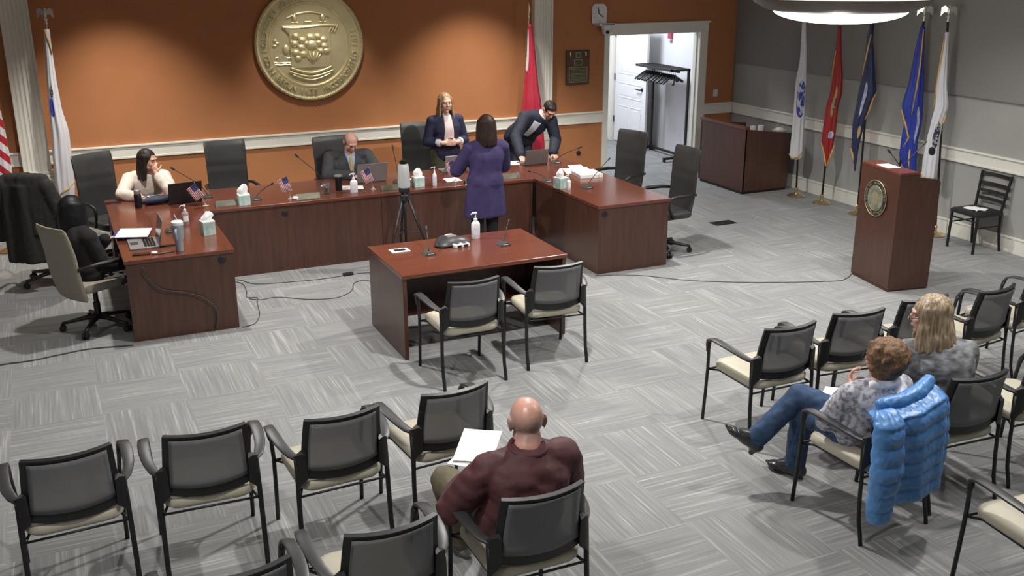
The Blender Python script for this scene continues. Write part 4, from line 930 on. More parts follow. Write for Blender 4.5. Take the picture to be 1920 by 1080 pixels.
sheet('folder',[(-9.40,-3.40),(-9.30,-3.05),(-9.18,-3.10),(-9.28,-3.46)],0.775,'blue folder under the white papers in the hand of the woman in black','folder','folder')
sheet('paper_stack',[(-9.37,-3.42),(-9.29,-3.10),(-9.02,-3.20),(-9.09,-3.52)],0.784,'white papers lying over the far side of the silver laptop on the left desk')
sheet('paper_stack',[(-6.90,-2.22),(-6.84,-2.02),(-6.62,-2.10),(-6.66,-2.28)],0.752,'white papers beside the sanitizer bottle in front of the grey-suited man')
sheet('paper_stack',[(-5.68,-2.34),(-5.66,-2.14),(-5.48,-2.12),(-5.49,-2.33)],0.752,'white card at the foot of the small flag next to the purple tunic')
sheet('paper_stack',[(-4.62,-1.72),(-4.58,-1.52+0.02),(-4.40,-1.53),(-4.42,-1.76)],0.752,'white sheet at the bending man\'s left hand beside the taupe laptop')
sheet('paper_stack',[(-4.22,-2.52),(-4.12,-2.22),(-3.80,-2.24),(-3.86,-2.52)],0.752,'loose sheets scattered behind the white binder on the right desk')
sheet('paper_stack',[(-4.05,-2.30),(-3.98,-2.08),(-3.81,-2.10),(-3.85,-2.32)],0.757,'upper loose sheet near the far end of the right desk')
t = thing('binder','thick white binder lying on the right desk under the long microphone','binder',(-4.04,-2.70,0.75),-0.12)
MB().box(-0.145,0.145,-0.15,0.15,0.0,0.045,bev=0.004).build('binder_body','plastic_w',t); MB().box(-0.142,0.142,-0.152,-0.147,0.003,0.042).build('page_block','paper',t); 
def nameplate(x,y,w,rz,label,z=0.75):
    t = thing('nameplate',label,'nameplate',(x,y,z),rz,'nameplates on the desks')
    k = MB(); k.rings([[Vector((sx*w/2,y_,z_)) for y_,z_ in ((-0.03,0),(0.03,0),(0.004,0.058),(-0.004,0.058))] for sx in (-1,1)]); k.build('holder','nameplate',t)
    k = MB(); k.rings([[Vector((sx*(w/2-0.02),y_,z_)) for y_,z_ in ((-0.0305,0.006),(-0.027,0.006),(-0.0065,0.05),(-0.010,0.05))] for sx in (-1,1)]); k.build('name_strip','nameplate' if w>0.2 else 'black',t); return t
nameplate(-8.19,-2.42,0.24,0.03,'greenish nameplate between the leftmost small flag and a tissue box')
nameplate(-7.34,-2.46,0.26,0.02,'greenish nameplate right of the second small flag, before the microphone bent left')
nameplate(-6.40,-2.44,0.22,0.02,'dark nameplate just left of the tripod device')
nameplate(-5.42,-2.47,0.20,0.05,'brass nameplate half hidden by the left side of the purple tunic')
nameplate(-4.93,-2.44,0.24,0.10,'black nameplate with brass face right of the purple tunic, by the desk corner')
t = thing('drinking_glass','clear drinking glass with a paper inside left of the black cup','glass',(-7.10,-2.33,0.75))
MB().lathe([(0,0),(0.034,0),(0.042,0.13),(0.039,0.13),(0.031,0.008),(0,0.008)],24).build('tumbler_glass','glass',t,smooth='auto'); MB().ell((0,0,0.045),(0.022,0.02,0.03),n=8,k=6).build('napkin','paper',t)
t = thing('travel_cup','black travel cup with a steel lid beside the sanitizer of the grey-suited man','cup',(-6.93,-2.22,0.75))
MB().lathe([(0,0),(0.036,0),(0.044,0.16),(0,0.16)],24).build('cup_body','thermos',t,smooth='auto'); MB().lathe([(0.02,0.158),(0.045,0.16),(0.043,0.175),(0.03,0.18),(0,0.178)],24).build('cup_lid','steel',t,smooth='auto')
o = tag(MB().ell((0,0,0.018),(0.035,0.028,0.018)).build('computer_mouse','plastic_w',smooth=True),'white mouse left of the black travel cup','mouse'); o.location=(-7.05,-2.02,0.75)
o = tag(MB().ell((0,0,0.02),(0.04,0.03,0.022),n=10,k=6).build('crumpled_tissue','paper'),'crumpled white tissue next to the second small flag','tissue'); o.location=(-7.47,-2.46,0.75)
k = MB(); rnd=random.Random(9)
for i in range(7): k.ell((rnd.uniform(-.03,.03),rnd.uniform(-.02,.02),0.03+i*0.022),(0.028,0.024,0.02),n=8,k=6)
o = tag(k.build('pale_sculpture','basket',smooth=True),'small pale knobbly ornament just right of the tripod device','ornament'); o.location=(-6.20,-2.42,0.75)
# witness table goods
t = thing('conference_phone','black three-legged conference phone on the witness table','phone',(-6.60,-4.80,0.75),0.15)
rg=[]
for rr,z in ((0.75,0),(1.0,0.012),(0.98,0.025),(0.72,0.055),(0.42,0.07),(0.1,0.072)):
    rg.append([Vector((0.165*rr*math.cos(a)*(1+0.16*math.cos(3*(a-PI/2))),0.14*rr*math.sin(a)*(1+0.16*math.cos(3*(a-PI/2))),z)) for a in [2*PI*q/48 for q in range(48)]])
MB().rings(rg).build('phone_body','arm_grey',t,smooth='auto')
MB().box(-0.045,0.045,-0.05,0.03,0.063,0.082,bev=0.004,M_=RX(-0.06)).build('keypad','steel',t); MB().box(-0.032,0.032,0.0,0.026,0.083,0.085,M_=RX(-0.06)).build('phone_display','paper',t)
t = thing('table_power_box','small white power and data box in front of the conference phone','socket',(-6.545,-4.93,0.75),0.1)
MB().box(-0.075,0.075,-0.04,0.04,0,0.03,bev=0.005,M_=T((0,0,0))@RX(0.0)).build('box_body','plastic_w',t)
for s in (-1,1): MB().box(s*0.032-0.02,s*0.032+0.02,-0.043,-0.038,0.006,0.025).build('socket','black',t); MB().box(s*0.032-0.02,s*0.032+0.02,-0.022,0.022,0.029,0.032).build('socket','base_grey',t)
t = thing('table_outlet','flat white cable plate with a dark slot on the witness table','socket',(-7.09,-4.83,0.75),0.0)
MB().box(-0.085,0.085,-0.06,0.06,0,0.006,bev=0.002).build('plate','plastic_w',t); MB().box(-0.05,0.05,-0.028,0.028,0.0055,0.009).build('slot','black',t)

# tripod with the white device
t = thing('tripod','black tripod standing before the back desk','tripod',(-6.44,-3.05,0))
for a in (-0.55,PI+0.55,PI/2):
    d = Vector((math.cos(a),math.sin(a)*0.8,0)); MB().tube([d*0.035+Vector((0,0,0.80)),d*0.19+Vector((0,0,0.38)),d*0.33+Vector((0,0,0.0))],[0.016,0.013,0.010],8).build('leg','black',t,smooth=True)
MB().tube([(0,0,0.30),(0,0,0.88)],0.014,10).build('centre_post','black',t,smooth=True)
k = MB(); k.lathe([(0,0.76),(0.045,0.76),(0.05,0.82),(0.03,0.85),(0,0.85)],14); 
k.build('leg_collar','black',t); k = MB()
for a in (-0.55,PI+0.55,PI/2): k.tube([(0,0,0.42),(0.17*math.cos(a),0.14*math.sin(a),0.42)],0.006,6)
k.build('brace','black',t); MB().box(-0.05,0.05,-0.045,0.045,0.85,0.90,bev=0.01).build('pan_head','black',t); MB().tube([(0,0,0.87),(-0.06,-0.15,0.80)],0.008,8).build('pan_handle','black',t)
t = thing('speaker_camera','tall rounded pale grey conference camera tower standing on the tripod','camera',(-6.44,-3.05,0.90))
MB().lathe([(0,0),(0.052,0),(0.066,0.012),(0.068,0.04),(0.064,0.14),(0.058,0.235),(0.048,0.258),(0,0.262)],28).build('tower_shell','device',t,smooth='auto')
MB().lathe([(0,0.262),(0.042,0.262),(0.040,0.29),(0.02,0.30),(0,0.30)],20).build('lens_ring','black_gloss',t,smooth='auto'); MB().ell((0,-0.052,0.235),(0.012,0.006,0.008)).build('status_light','paper',t)

# floor items
t = thing('floor_vent','dark rectangular floor grille in the carpet right of the side desk','vent',(-2.14,-2.86,0),0.0)
MB().box(-0.16,0.16,-0.09,0.09,0.0,0.004,bev=0.001).build('grille_frame','black_frame',t)
k = MB()
for i in range(9): k.box(-0.14+i*0.033,-0.125+i*0.033,-0.075,0.075,0.004,0.007)
k.build('slats','black',t)
M['cable'] = mat('grey_cable',(0.05,0.05,0.048),rough=0.6)
def cable(pts,r,label):
    P_=[Vector((p[0],p[1],(p[2] if len(p)>2 else r))) for p in pts]; out=[]
    for i in range(len(P_)-1):
        a,b,c,d = P_[max(i-1,0)],P_[i],P_[i+1],P_[min(i+2,len(P_)-1)]
        for k_ in range(6):
            u=k_/6; out.append(0.5*((2*b)+(c-a)*u+(2*a-5*b+4*c-d)*u*u+(3*b-a-3*c+d)*u**3))
    out.append(P_[-1]); return tag(MB().tube(out,r,6).build('floor_cable','cable',smooth=True),label,'cable')
cable([(-11.2,-4.35),(-10.8,-4.28),(-10.415,-4.225),(-10.171,-4.23),(-9.963,-4.186),(-9.705,-4.151),(-9.361,-4.221)],0.006,'black cable running in from the left edge of the photo to the left side desk')
cable([(-8.36,-2.62),(-8.19,-2.68),(-8.05,-2.90),(-7.78,-2.975),(-7.398,-3.025),(-7.076,-3.009),(-6.872,-3.02),(-6.6,-3.2)],0.004,'thin cable with a power adapter on the carpet before the back desk')
slab_thing('power_adapter',-7.09,-3.01,0.11,0.05,0.03,0.1,'black power adapter brick lying on the carpet before the back desk','adapter','black',z=0.0,bev=0.006)
cable([(-8.36,-2.66),(-8.185,-2.80),(-8.175,-3.084),(-8.21,-3.30),(-8.12,-3.36),(-8.151,-3.52),(-8.195,-3.867),(-8.284,-4.10),(-8.41,-4.155)],0.004,'thin cable curling down beside the left side desk to its near corner')
cable([(-8.20,-3.36),(-8.10,-3.44),(-7.934,-3.431),(-7.66,-3.631),(-7.42,-3.70),(-7.27,-3.62),(-7.18,-3.50),(-7.10,-3.3),(-6.95,-3.3),(-6.9,-3.8),(-6.9,-4.5)],0.004,'thin cable wandering across the carpet from the left desk to the witness table')
cable([(-4.70,-4.13),(-4.28,-4.33),(-3.861,-4.729),(-3.289,-5.056),(-2.56,-5.354),(-2.34,-5.33),(-2.20,-5.24)],0.004,'long thin cable from the right side desk across the carpet to the lectern')
k=[(-9.20,-4.16,0.68),(-9.17,-4.155,0.58),(-9.07,-4.155,0.46),(-8.86,-4.155,0.40),(-8.72,-4.155,0.33),(-8.62,-4.155,0.20),(-8.64,-4.16,0.02)]
cable(k,0.006,'dark cable hanging in a loose curve down the end panel of the left side desk')
# ------------------------------------------------------------------ people
V = Vector
def cap_(m, p0, p1, r0, r1, n=14, k=4):
    p0,p1 = V(p0),V(p1); d = p1-p0
    if d.length < 1e-6: d = V((0,0,1e-4))
    t = d.normalized(); ref = V((0,0,1)) if abs(t.z)<0.9 else V((1,0,0)); a = t.cross(ref).normalized(); b = t.cross(a)
    rg = []
    for i in range(1,k+1):
        th = PI/2*i/k; c = p0-t*r0*math.cos(th); r = r0*math.sin(th); rg.append([c+a*math.cos(q)*r+b*math.sin(q)*r for q in [2*PI*j/n for j in range(n)]])
    for i in range(k,0,-1):
        th = PI/2*i/k; c = p1+t*r1*math.cos(th); r = r1*math.sin(th); rg.append([c+a*math.cos(q)*r+b*math.sin(q)*r for q in [2*PI*j/n for j in range(n)]])
    m.rings(rg)
def chain(m, pts, rad):
    for i in range(len(pts)-1): cap_(m,pts[i],pts[i+1],rad[i],rad[i+1])
def ellf(m, c, r, fr, n=18, k=12):
    """ellipsoid with radii along frame (R,F,U)"""
    R,F,U = fr; A = Matrix(((R.x,F.x,U.x),(R.y,F.y,U.y),(R.z,F.z,U.z))).to_4x4(); m.ell(c,r,M_=A,n=n,k=k)
def blob(m, name, mt, parent, voxel=0.012, it=3, amp=0.0, ns=9.0, st=(1,1,1), fac=0.5):
    bmesh.ops.recalc_face_normals(m.bm, faces=m.bm.faces)
    me = bpy.data.meshes.new('tmp'); m.bm.to_mesh(me); m.bm.free(); o = bpy.data.objects.new('tmp',me); COL.objects.link(o)
    rm = o.modifiers.new('r','REMESH'); rm.mode='VOXEL'; rm.voxel_size = voxel; rm.adaptivity = 0
    if it: sm = o.modifiers.new('s','SMOOTH'); sm.iterations = it; sm.factor = fac
    dg = bpy.context.evaluated_depsgraph_get(); me2 = bpy.data.meshes.new_from_object(o.evaluated_get(dg))
    bpy.data.objects.remove(o); bpy.data.meshes.remove(me); me2.name = name
    if amp:
        for v in me2.vertices:
            p = V((v.co.x*ns*st[0],v.co.y*ns*st[1],v.co.z*ns*st[2]))
            w = noise.noise(p); w = (1-2*abs(w))*0.6+0.4*noise.noise(p*2.3+V((7,3,1)))
            v.co += v.normal*amp*w
    me2.materials.clear(); me2.materials.append(M[mt]); me2.shade_smooth()
    ob = bpy.data.objects.new(name,me2); COL.objects.link(ob); ob.parent = parent; return ob
def frame(F, U=(0,0,1)):
    F = V(F).normalized(); U = V(U); R = F.cross(U).normalized(); U = R.cross(F).normalized(); return R,F,U
def head_geo(m, c, fr, s=1.0, ears=True):
    R,F,U = fr; c = V(c)
    def P(r,f,u): return c+(R*r+F*f+U*u)*s
    e = lambda p,r: ellf(m,p,(r[0]*s,r[1]*s,r[2]*s),fr)
    e(P(0,-0.012,0.022),(0.076,0.096,0.092)); e(P(0,0.028,-0.035),(0.060,0.062,0.078)); e(P(0,0.060,-0.092),(0.026,0.024,0.020))
    e(P(0,0.074,0.030),(0.052,0.020,0.016)); 
    for q in (-1,1):
        e(P(q*0.034,0.062,-0.022),(0.026,0.024,0.024)); e(P(q*0.045,0.02,-0.065),(0.022,0.035,0.026))
        if ears: e(P(q*0.080,-0.008,-0.008),(0.010,0.020,0.033)); e(P(q*0.088,-0.018,0.002),(0.007,0.016,0.028))
        e(P(q*0.010,0.094,-0.024),(0.009,0.011,0.008))
    cap_(m,P(0,0.086,0.018),P(0,0.107,-0.020),0.008*s,0.0115*s)
    e(P(0,0.086,-0.052),(0.024,0.010,0.008)); e(P(0,0.084,-0.064),(0.020,0.010,0.007))
def face_parts(root, c, fr, s=1.0, brow='hair_dark', lip='lips'):
    R,F,U = fr; c = V(c); P = lambda r,f,u: c+(R*r+F*f+U*u)*s
    m = MB()
    for q in (-1,1):
        m = MB(); ellf(m,P(q*0.031,0.0765,0.006),(0.0105*s,0.009*s,0.0048*s),fr,n=12,k=8); e = m.build('eye','eye_white',root,smooth=True)
        m = MB(); ellf(m,P(q*0.031,0.0840,0.006),(0.0048*s,0.004*s,0.0046*s),fr,n=10,k=6); m.build('iris','iris',e,smooth=True)
        m = MB(); m.tube([P(q*0.014,0.0935,0.024),P(q*0.032,0.090,0.030),P(q*0.050,0.075,0.024)],[0.003*s,0.0045*s,0.002*s],6); m.build('eyebrow',brow,root,smooth=True)
    m = MB()
    m = MB(); m.tube([P(-0.025,0.083,-0.059),P(-0.010,0.0925,-0.056),P(0,0.0925,-0.058),P(0.010,0.0925,-0.056),P(0.025,0.083,-0.059)],[0.002*s,0.005*s,0.005*s,0.005*s,0.002*s],8); m.build('lips',lip,root,smooth=True)
def hand_geo(m, w, D, N, Tm, curl=0.5, s=1.0, thumb=0.6, spread=1.0):
    w,D,N,Tm = V(w),V(D).normalized(),V(N),V(Tm)
    N = (N-D*N.dot(D)).normalized(); Tm = (Tm-D*Tm.dot(D)-N*Tm.dot(N)).normalized()
    A = Matrix(((D.x,Tm.x,N.x),(D.y,Tm.y,N.y),(D.z,Tm.z,N.z))).to_4x4()
    m.ell(w+D*0.050*s,(0.050*s,0.040*s,0.0155*s),M_=A); m.ell(w+D*0.030*s+Tm*0.016*s+N*0.006*s,(0.032*s,0.022*s,0.017*s),M_=A); cap_(m,w-D*0.02*s,w+D*0.02*s,0.026*s,0.026*s)
    for i,(o_,ln,r_) in enumerate(((0.031,0.070,0.0088),(0.0105,0.080,0.0090),(-0.0105,0.073,0.0086),(-0.031,0.056,0.0076))):
        p = w+D*(0.086-0.006*abs(i-1.2))*s+Tm*o_*s; d = (D+Tm*o_*2.2*spread).normalized(); a = 0
        for k,f in enumerate((0.45,0.31,0.24)):
            a += curl*(0.55,0.75,0.5)[k]*(1+0.10*i); q = p+(d*math.cos(a)+N*math.sin(a))*ln*f*s; cap_(m,p,q,r_*s*(1-0.08*k),r_*s*(1-0.08*(k+1)),n=10,k=3); p = q
    p = w+D*0.030*s+Tm*0.034*s+N*0.004*s; d = (D*0.75+Tm*0.75+N*thumb).normalized(); q = p+d*0.042*s; cap_(m,p,q,0.0125*s,0.0105*s,n=10,k=3); d2 = (D*1.0+Tm*0.15+N*thumb*1.3).normalized(); cap_(m,q,q+d2*0.032*s,0.0105*s,0.0085*s,n=10,k=3)
def spine_rings(m, J, w=1.0, d=1.0, g=0.0, lo=-0.10, hip=1.0, waist=1.0, belly=0.0, hem=None, top=True):
    P_,C_,N_ = J['pelvis'],J['chest'],J['neck']; Rv = (J['shR']-J['shL']).normalized()
    Lc = (C_-P_).length; 
    def pt(t):      # quadratic through pelvis(0) chest(1) neck(2)
        if t <= 1: a,b,k = P_,C_,t
        else: a,b,k = C_,N_,t-1
        if t < 0: return P_+(P_-C_).normalized()*(-t)*Lc
        return a.lerp(b,k)
    prof = [(lo,0.150*hip,0.105),(-0.02,0.170*hip,0.118),(0.18,0.168*hip,0.116),(0.48,0.142*waist,0.104+belly),(0.78,0.152,0.112+belly*0.6),(1.0,0.168,0.116),(1.25,0.172,0.108),(1.55,0.150,0.090),(1.80,0.105,0.072),(2.0,0.062,0.058)]
    rg = []
    for t,a,b in prof:
        p = pt(t); t2 = (pt(min(2,t+0.15))-pt(t-0.15)).normalized(); f = t2.cross(Rv)*-1
        f = t2.cross(Rv).normalized(); rr = f.cross(t2).normalized()
        a = a*w+g; b = b*d+g
        rg.append([p+rr*a*math.copysign(abs(math.cos(q))**0.85,math.cos(q))+f*b*math.copysign(abs(math.sin(q))**0.85,math.sin(q)) for q in [2*PI*k/28 for k in range(28)]])
    m.rings(rg)
def arms_geo(m, J, r=(0.058,0.047,0.038,0.027), g=0.0, sh=0.062, upto=1.0, sides='LR'):
    for s in sides:
        S,E,W_ = J['sh'+s],J['el'+s],J['wr'+s]
        cap_(m, J['neck'].lerp(J['chest'],0.25).lerp(S,0.25), S, sh*0.9+g, sh+g)
        cap_(m,S,E,r[0]+g,r[1]+g); 
        W2 = E.lerp(W_,upto); cap_(m,E,E.lerp(W2,0.35),r[1]+g,(r[1]*0.97)+g); cap_(m,E.lerp(W2,0.35),W2,r[1]*0.97+g,r[3]*upto+r[2]*(1-upto)+g)
def legs_geo(m, J, r=(0.088,0.062,0.055,0.040), g=0.0, sides='LR', flare=0.0):
    for s in sides:
        H,K,A_ = J['hip'+s],J['kn'+s],J['an'+s]
        cap_(m,J['pelvis'].lerp(H,0.5),H,r[0]*1.1+g,r[0]*1.05+g); cap_(m,H,K,r[0]+g,r[1]+g); cap_(m,K,K.lerp(A_,0.35),r[1]+g,r[2]+g); cap_(m,K.lerp(A_,0.35),A_,r[2]+g,r[3]+g+flare)
def shoe_geo(m, A_, toe, h=0.0, up=(0,0,1), g=1.06):
    A_,toe = V(A_),V(toe); d = (toe-A_); U = V(up).normalized(); d = (d-U*d.dot(U)).normalized(); S_ = d.cross(U)
    fr = (S_,d,U); b = A_-U*0.055
    ellf(m,b-d*0.03,(0.038*g,0.052,0.042*g),fr); ellf(m,b+d*0.05-U*0.004,(0.042*g,0.09,0.038*g),fr); ellf(m,b+d*0.13-U*0.016,(0.041*g,0.065,0.026*g),fr); cap_(m,A_+U*0.03,b,0.042,0.040); cap_(m,A_-U*0.022,b+d*0.09+U*0.006,0.042,0.034)
def person(label, root, jw, skin='skin', head=None, face=(0,1,0), up=(0,0,1), hs=1.0, w=1.0, hands=None, neckr=0.056, ears=True, showface=True, brow='hair_dark', voxel=0.0065, d=1.0):
    t = thing('person',label,'person',root); o = V(root)
    J = {k: V(v)-o for k,v in jw.items()}
    for s in 'LR':
        sg = -1 if s=='L' else 1
        if 'hip'+s not in J: J['hip'+s] = J['pelvis']+(J['shR']-J['shL']).normalized()*sg*0.09
    hc = V(head)-o; fr = frame(face,up); m = MB(); head_geo(m,hc,fr,hs,ears)
    cap_(m,hc-fr[2]*0.075*hs-fr[1]*0.020,J['neck']+(hc-J['neck'])*0.1,neckr,neckr*1.08); cap_(m,J['neck']+(hc-J['neck'])*0.1,J['neck'].lerp(J['chest'],0.35),neckr*1.08,neckr*1.25)
    spine_rings(m,J,w*0.93,0.92*d); arms_geo(m,J,sh=0.055); legs_geo(m,J)
    for s in 'LR':
        hd = (hands or {}).get(s)
        if hd: hand_geo(m,J['wr'+s],*hd)
        else:
            D = (J['wr'+s]-J['el'+s]).normalized(); sg = -1 if s=='L' else 1
            Rv = (J['shR']-J['shL']).normalized(); N = D.cross(Rv)*-1; hand_geo(m,J['wr'+s],D,V((0,0,-1)) if abs(D.z)<0.8 else Rv*-sg,Rv*-sg if abs(D.z)<0.8 else D.cross(Rv),0.5)
        cap_(m,J['an'+s],J['an'+s]+(V((J['to'+s]))-J['an'+s])*0.35,0.034,0.024)
    b = blob(m,'body',skin,t,voxel=voxel,it=3)
    if showface: face_parts(t,hc,fr,hs,brow)
    return t,J,hc,fr
def hair_geo(m, hc, fr, s=1.0, length=0.0, back=1.0, fringe=0.0, spreadr=0.09, flare=0.02, strands=26, arc_=2.2, seed=1, thick=0.017, side=0.0, drop=None):
    R,F,U = fr; rnd = random.Random(seed)
    ellf(m,hc-F*0.030*s+U*0.030*s,(0.086*s,0.104*s,0.098*s),fr)
    if length > 0:
        dn = V((0,0,-1)) if drop is None else V(drop)
        for i in range(strands):
            a = -arc_+2*arc_*i/(strands-1)       # angle from the back of the head
            dr = (-F*math.cos(a)*0.100+R*math.sin(a)*0.082)*s
            p0 = hc-F*0.022*s+dr*0.85+U*0.055*s; p1 = hc-F*0.018*s+dr*0.98-U*0.03*s+V((0,0,0)); ln = length*(1+rnd.uniform(-0.05,0.05))
            p2 = hc-F*0.02*s+dr*(1.0+flare*4)+dn*(0.03+ln*0.6); p3 = hc-F*0.02*s+dr*(1.0+flare*7)+dn*(0.03+ln)
            j = V((rnd.uniform(-1,1),rnd.uniform(-1,1),0))*0.005
            chain(m,[p0,p1,p2+j,p3+j*2],[thick*1.2,thick*1.15,thick,thick*0.55])
def d__(A_,to,up):
    U_=V(up).normalized(); d_=to-A_; return (d_-U_*d_.dot(U_)).normalized()
def shoes(t,J,m_='shoe_black',ups=None):
    for s in 'LR':
        m = MB(); shoe_geo(m,J['an'+s],J['to'+s],up=(ups or {}).get(s,(0,0,1))); blob(m,'shoe',m_,t,voxel=0.008,it=2)
for n_,c_,kw in (('skin',(0.60,0.33,0.25),dict(rough=0.5,var=0.06,scale=12)),('skin_pink',(0.66,0.36,0.29),dict(rough=0.36,var=0.08,scale=9)),('skin_light',(0.62,0.38,0.29),dict(rough=0.5,var=0.05,scale=10)),
  ('lips',(0.42,0.17,0.14),{}),('eye_white',(0.42,0.40,0.38),dict(rough=0.2)),('iris',(0.05,0.035,0.02),dict(rough=0.2)),
  ('hair_dark',(0.018,0.012,0.010),dict(rough=0.55,spec=0.3,var=0.3,scale=50,stretch=(1,1,0.2))),('hair_black',(0.008,0.008,0.010),dict(rough=0.5,spec=0.3,var=0.3,scale=50,stretch=(1,1,0.2))),
  ('hair_brown',(0.026,0.014,0.010),dict(rough=0.55,spec=0.3,var=0.3,scale=60,stretch=(1,1,0.2))),('hair_blonde',(0.22,0.13,0.065),dict(rough=0.45,col2=(0.38,0.26,0.15),scale=45,stretch=(1,1,0.15))),
  ('hair_ash',(0.15,0.108,0.07),dict(rough=0.45,col2=(0.42,0.32,0.21),scale=70,stretch=(1,1,0.12))),('hair_auburn',(0.085,0.043,0.020),dict(rough=0.65,col2=(0.23,0.125,0.06),scale=70)),
  ('hair_grey',(0.16,0.15,0.14),dict(rough=0.6,var=0.3,scale=80)),('stubble',(0.36,0.235,0.20),dict(rough=0.7,var=0.1,scale=90)),
  ('maroon',(0.085,0.026,0.030),dict(rough=0.7,var=0.12,scale=7,bump=0.15,bscale=300)),('khaki',(0.15,0.13,0.085),dict(rough=0.85,var=0.1,scale=10,bump=0.2,bscale=200)),
  ('denim',(0.028,0.06,0.13),dict(rough=0.85,var=0.3,scale=24,bump=0.2,bscale=260)),('denim_dark',(0.012,0.018,0.045),dict(rough=0.85,var=0.2,scale=24)),
  ('shoe_black',(0.012,0.012,0.012),dict(rough=0.3)),('boot_grey',(0.035,0.037,0.04),dict(rough=0.25)),('sneaker',(0.28,0.28,0.25),dict(rough=0.6,var=0.2,scale=30)),('black_cloth',(0.008,0.008,0.009),dict(rough=0.9,var=0.2)),
  ('purple',(0.036,0.025,0.092),dict(rough=0.85,var=0.12,scale=14,bump=0.2,bscale=220)),('navy_suit',(0.014,0.018,0.036),dict(rough=0.8,var=0.15,scale=20)),('navy_blazer',(0.014,0.015,0.045),dict(rough=0.8,var=0.15,scale=20)),
  ('grey_suit',(0.035,0.038,0.042),dict(rough=0.75,var=0.15,scale=60)),('shirt_white',(0.62,0.63,0.70),dict(rough=0.7,var=0.03)),('shirt_blue',(0.30,0.36,0.60),dict(rough=0.7,var=0.05)),('blouse',(0.68,0.56,0.55),dict(rough=0.6,var=0.05)),
  ('tie_gold',(0.40,0.31,0.12),dict(rough=0.6,var=0.15,scale=60)),('olive',(0.06,0.06,0.035),dict(rough=0.85,var=0.1)),('cream_knit',(0.66,0.57,0.50),dict(rough=0.9,var=0.05,scale=40,bump=0.4,bscale=150)),
  ('grey_marl',(0.10,0.105,0.115),dict(rough=0.85,col2=(0.34,0.35,0.37),scale=16,stretch=(1,1,2.2),lo=0.36,hi=0.68)),('floral',(0.19,0.19,0.24),dict(rough=0.8,col2=(0.50,0.50,0.56),scale=34,lo=0.38,hi=0.56)),
  ('scarf',(0.66,0.66,0.74),dict(rough=0.7,col2=(0.86,0.86,0.9),scale=20)),('zebra',(0.02,0.02,0.02),dict(rough=0.8,col2=(0.75,0.74,0.7),scale=26,stretch=(0.6,1.6,1.6),lo=0.49,hi=0.52,detail=1)),
  ('puffer',(0.085,0.24,0.54),dict(rough=0.38,var=0.08,scale=6,bump=0.35,bscale=28)),('puffer_dark',(0.03,0.11,0.38),dict(rough=0.45,var=0.08)),('dark_coat',(0.020,0.020,0.017),dict(rough=0.9,var=0.2,scale=30)),('lavender_print',(0.22,0.17,0.50),dict(rough=0.5,col2=(0.62,0.60,0.82),scale=26,lo=0.42,hi=0.6))):
    M[n_] = mat(n_ if 'hair' in n_ else n_+'_mat', c_, **kw)

def stubble_skin():
    m = M['skin_pink'].copy(); m.name='skin_with_stubble'; nt=m.node_tree; N=nt.nodes; L=nt.links; b=N['Principled BSDF']; tc=N['Texture Coordinate']
    sp=N.new('ShaderNodeSeparateXYZ'); L.new(tc.outputs['Object'],sp.inputs[0]); src=b.inputs['Base Color'].links[0].from_socket
    nz=N.new('ShaderNodeTexNoise'); nz.inputs['Scale'].default_value=25; L.new(tc.outputs['Object'],nz.inputs['Vector'])
    ad=N.new('ShaderNodeMath'); ad.operation='MULTIPLY_ADD'; L.new(nz.outputs['Fac'],ad.inputs[0]); ad.inputs[1].default_value=0.03; L.new(sp.outputs[2],ad.inputs[2])
    r=N.new('ShaderNodeValToRGB'); e=r.color_ramp.elements; mr=N.new('ShaderNodeMapRange'); L.new(ad.outputs[0],mr.inputs[0]); mr.inputs[1].default_value=0.95; mr.inputs[2].default_value=1.2
    e[0].position=0.27; e[0].color=(0,0,0,1); e[1].position=0.86; e[1].color=(0,0,0,1); x=e.new(0.40); x.color=(.75,.75,.75,1); x=e.new(0.60); x.color=(.75,.75,.75,1)
    L.new(mr.outputs[0],r.inputs[0]); mx=N.new('ShaderNodeMix'); mx.data_type='RGBA'; L.new(r.outputs[0],mx.inputs[0]); L.new(src,mx.inputs[6]); mx.inputs[7].default_value=(0.27,0.195,0.165,1); L.new(mx.outputs[2],b.inputs['Base Color']); return m
M['skin_stubble'] = stubble_skin()
# 1 bald man, seen from behind
t,J,hc,fr = person('bald man in a maroon shirt seated with his back to us, reading papers',(-7.90,-9.10,0),dict(
  pelvis=(-7.89,-9.06,0.56),chest=(-7.87,-9.12,0.80),neck=(-7.855,-9.10,0.955),shL=(-8.06,-9.07,0.865),shR=(-7.66,-9.11,0.885),elL=(-8.205,-8.98,0.655),elR=(-7.56,-8.98,0.66),wrL=(-8.04,-8.73,0.625),wrR=(-7.77,-8.72,0.63),
  hipL=(-8.0,-8.98,0.54),hipR=(-7.79,-8.98,0.54),knL=(-8.07,-8.52,0.545),knR=(-7.74,-8.52,0.55),anL=(-7.95,-8.44,0.11),anR=(-7.70,-8.42,0.11),toL=(-7.98,-8.28,0.03),toR=(-7.70,-8.25,0.03)),
  skin='skin_stubble',head=(-7.83,-9.035,1.075),face=(0.16,0.93,-0.34),w=1.12,neckr=0.062,brow='hair_brown',d=1.1,hs=1.06,
  hands={'L':((0.35,0.9,0.15),(0.5,0,-0.7),(0.3,0,0.9),0.8),'R':((-0.3,0.9,0.1),(-0.5,0,-0.7),(-0.3,0,0.9),0.8)})
R,F,U = fr
m = MB(); spine_rings(m,J,1.16,1.22,0.014,lo=-0.22,belly=0.03,waist=1.15); arms_geo(m,J,(0.070,0.062,0.056,0.045),0.016,sh=0.070,upto=0.92)
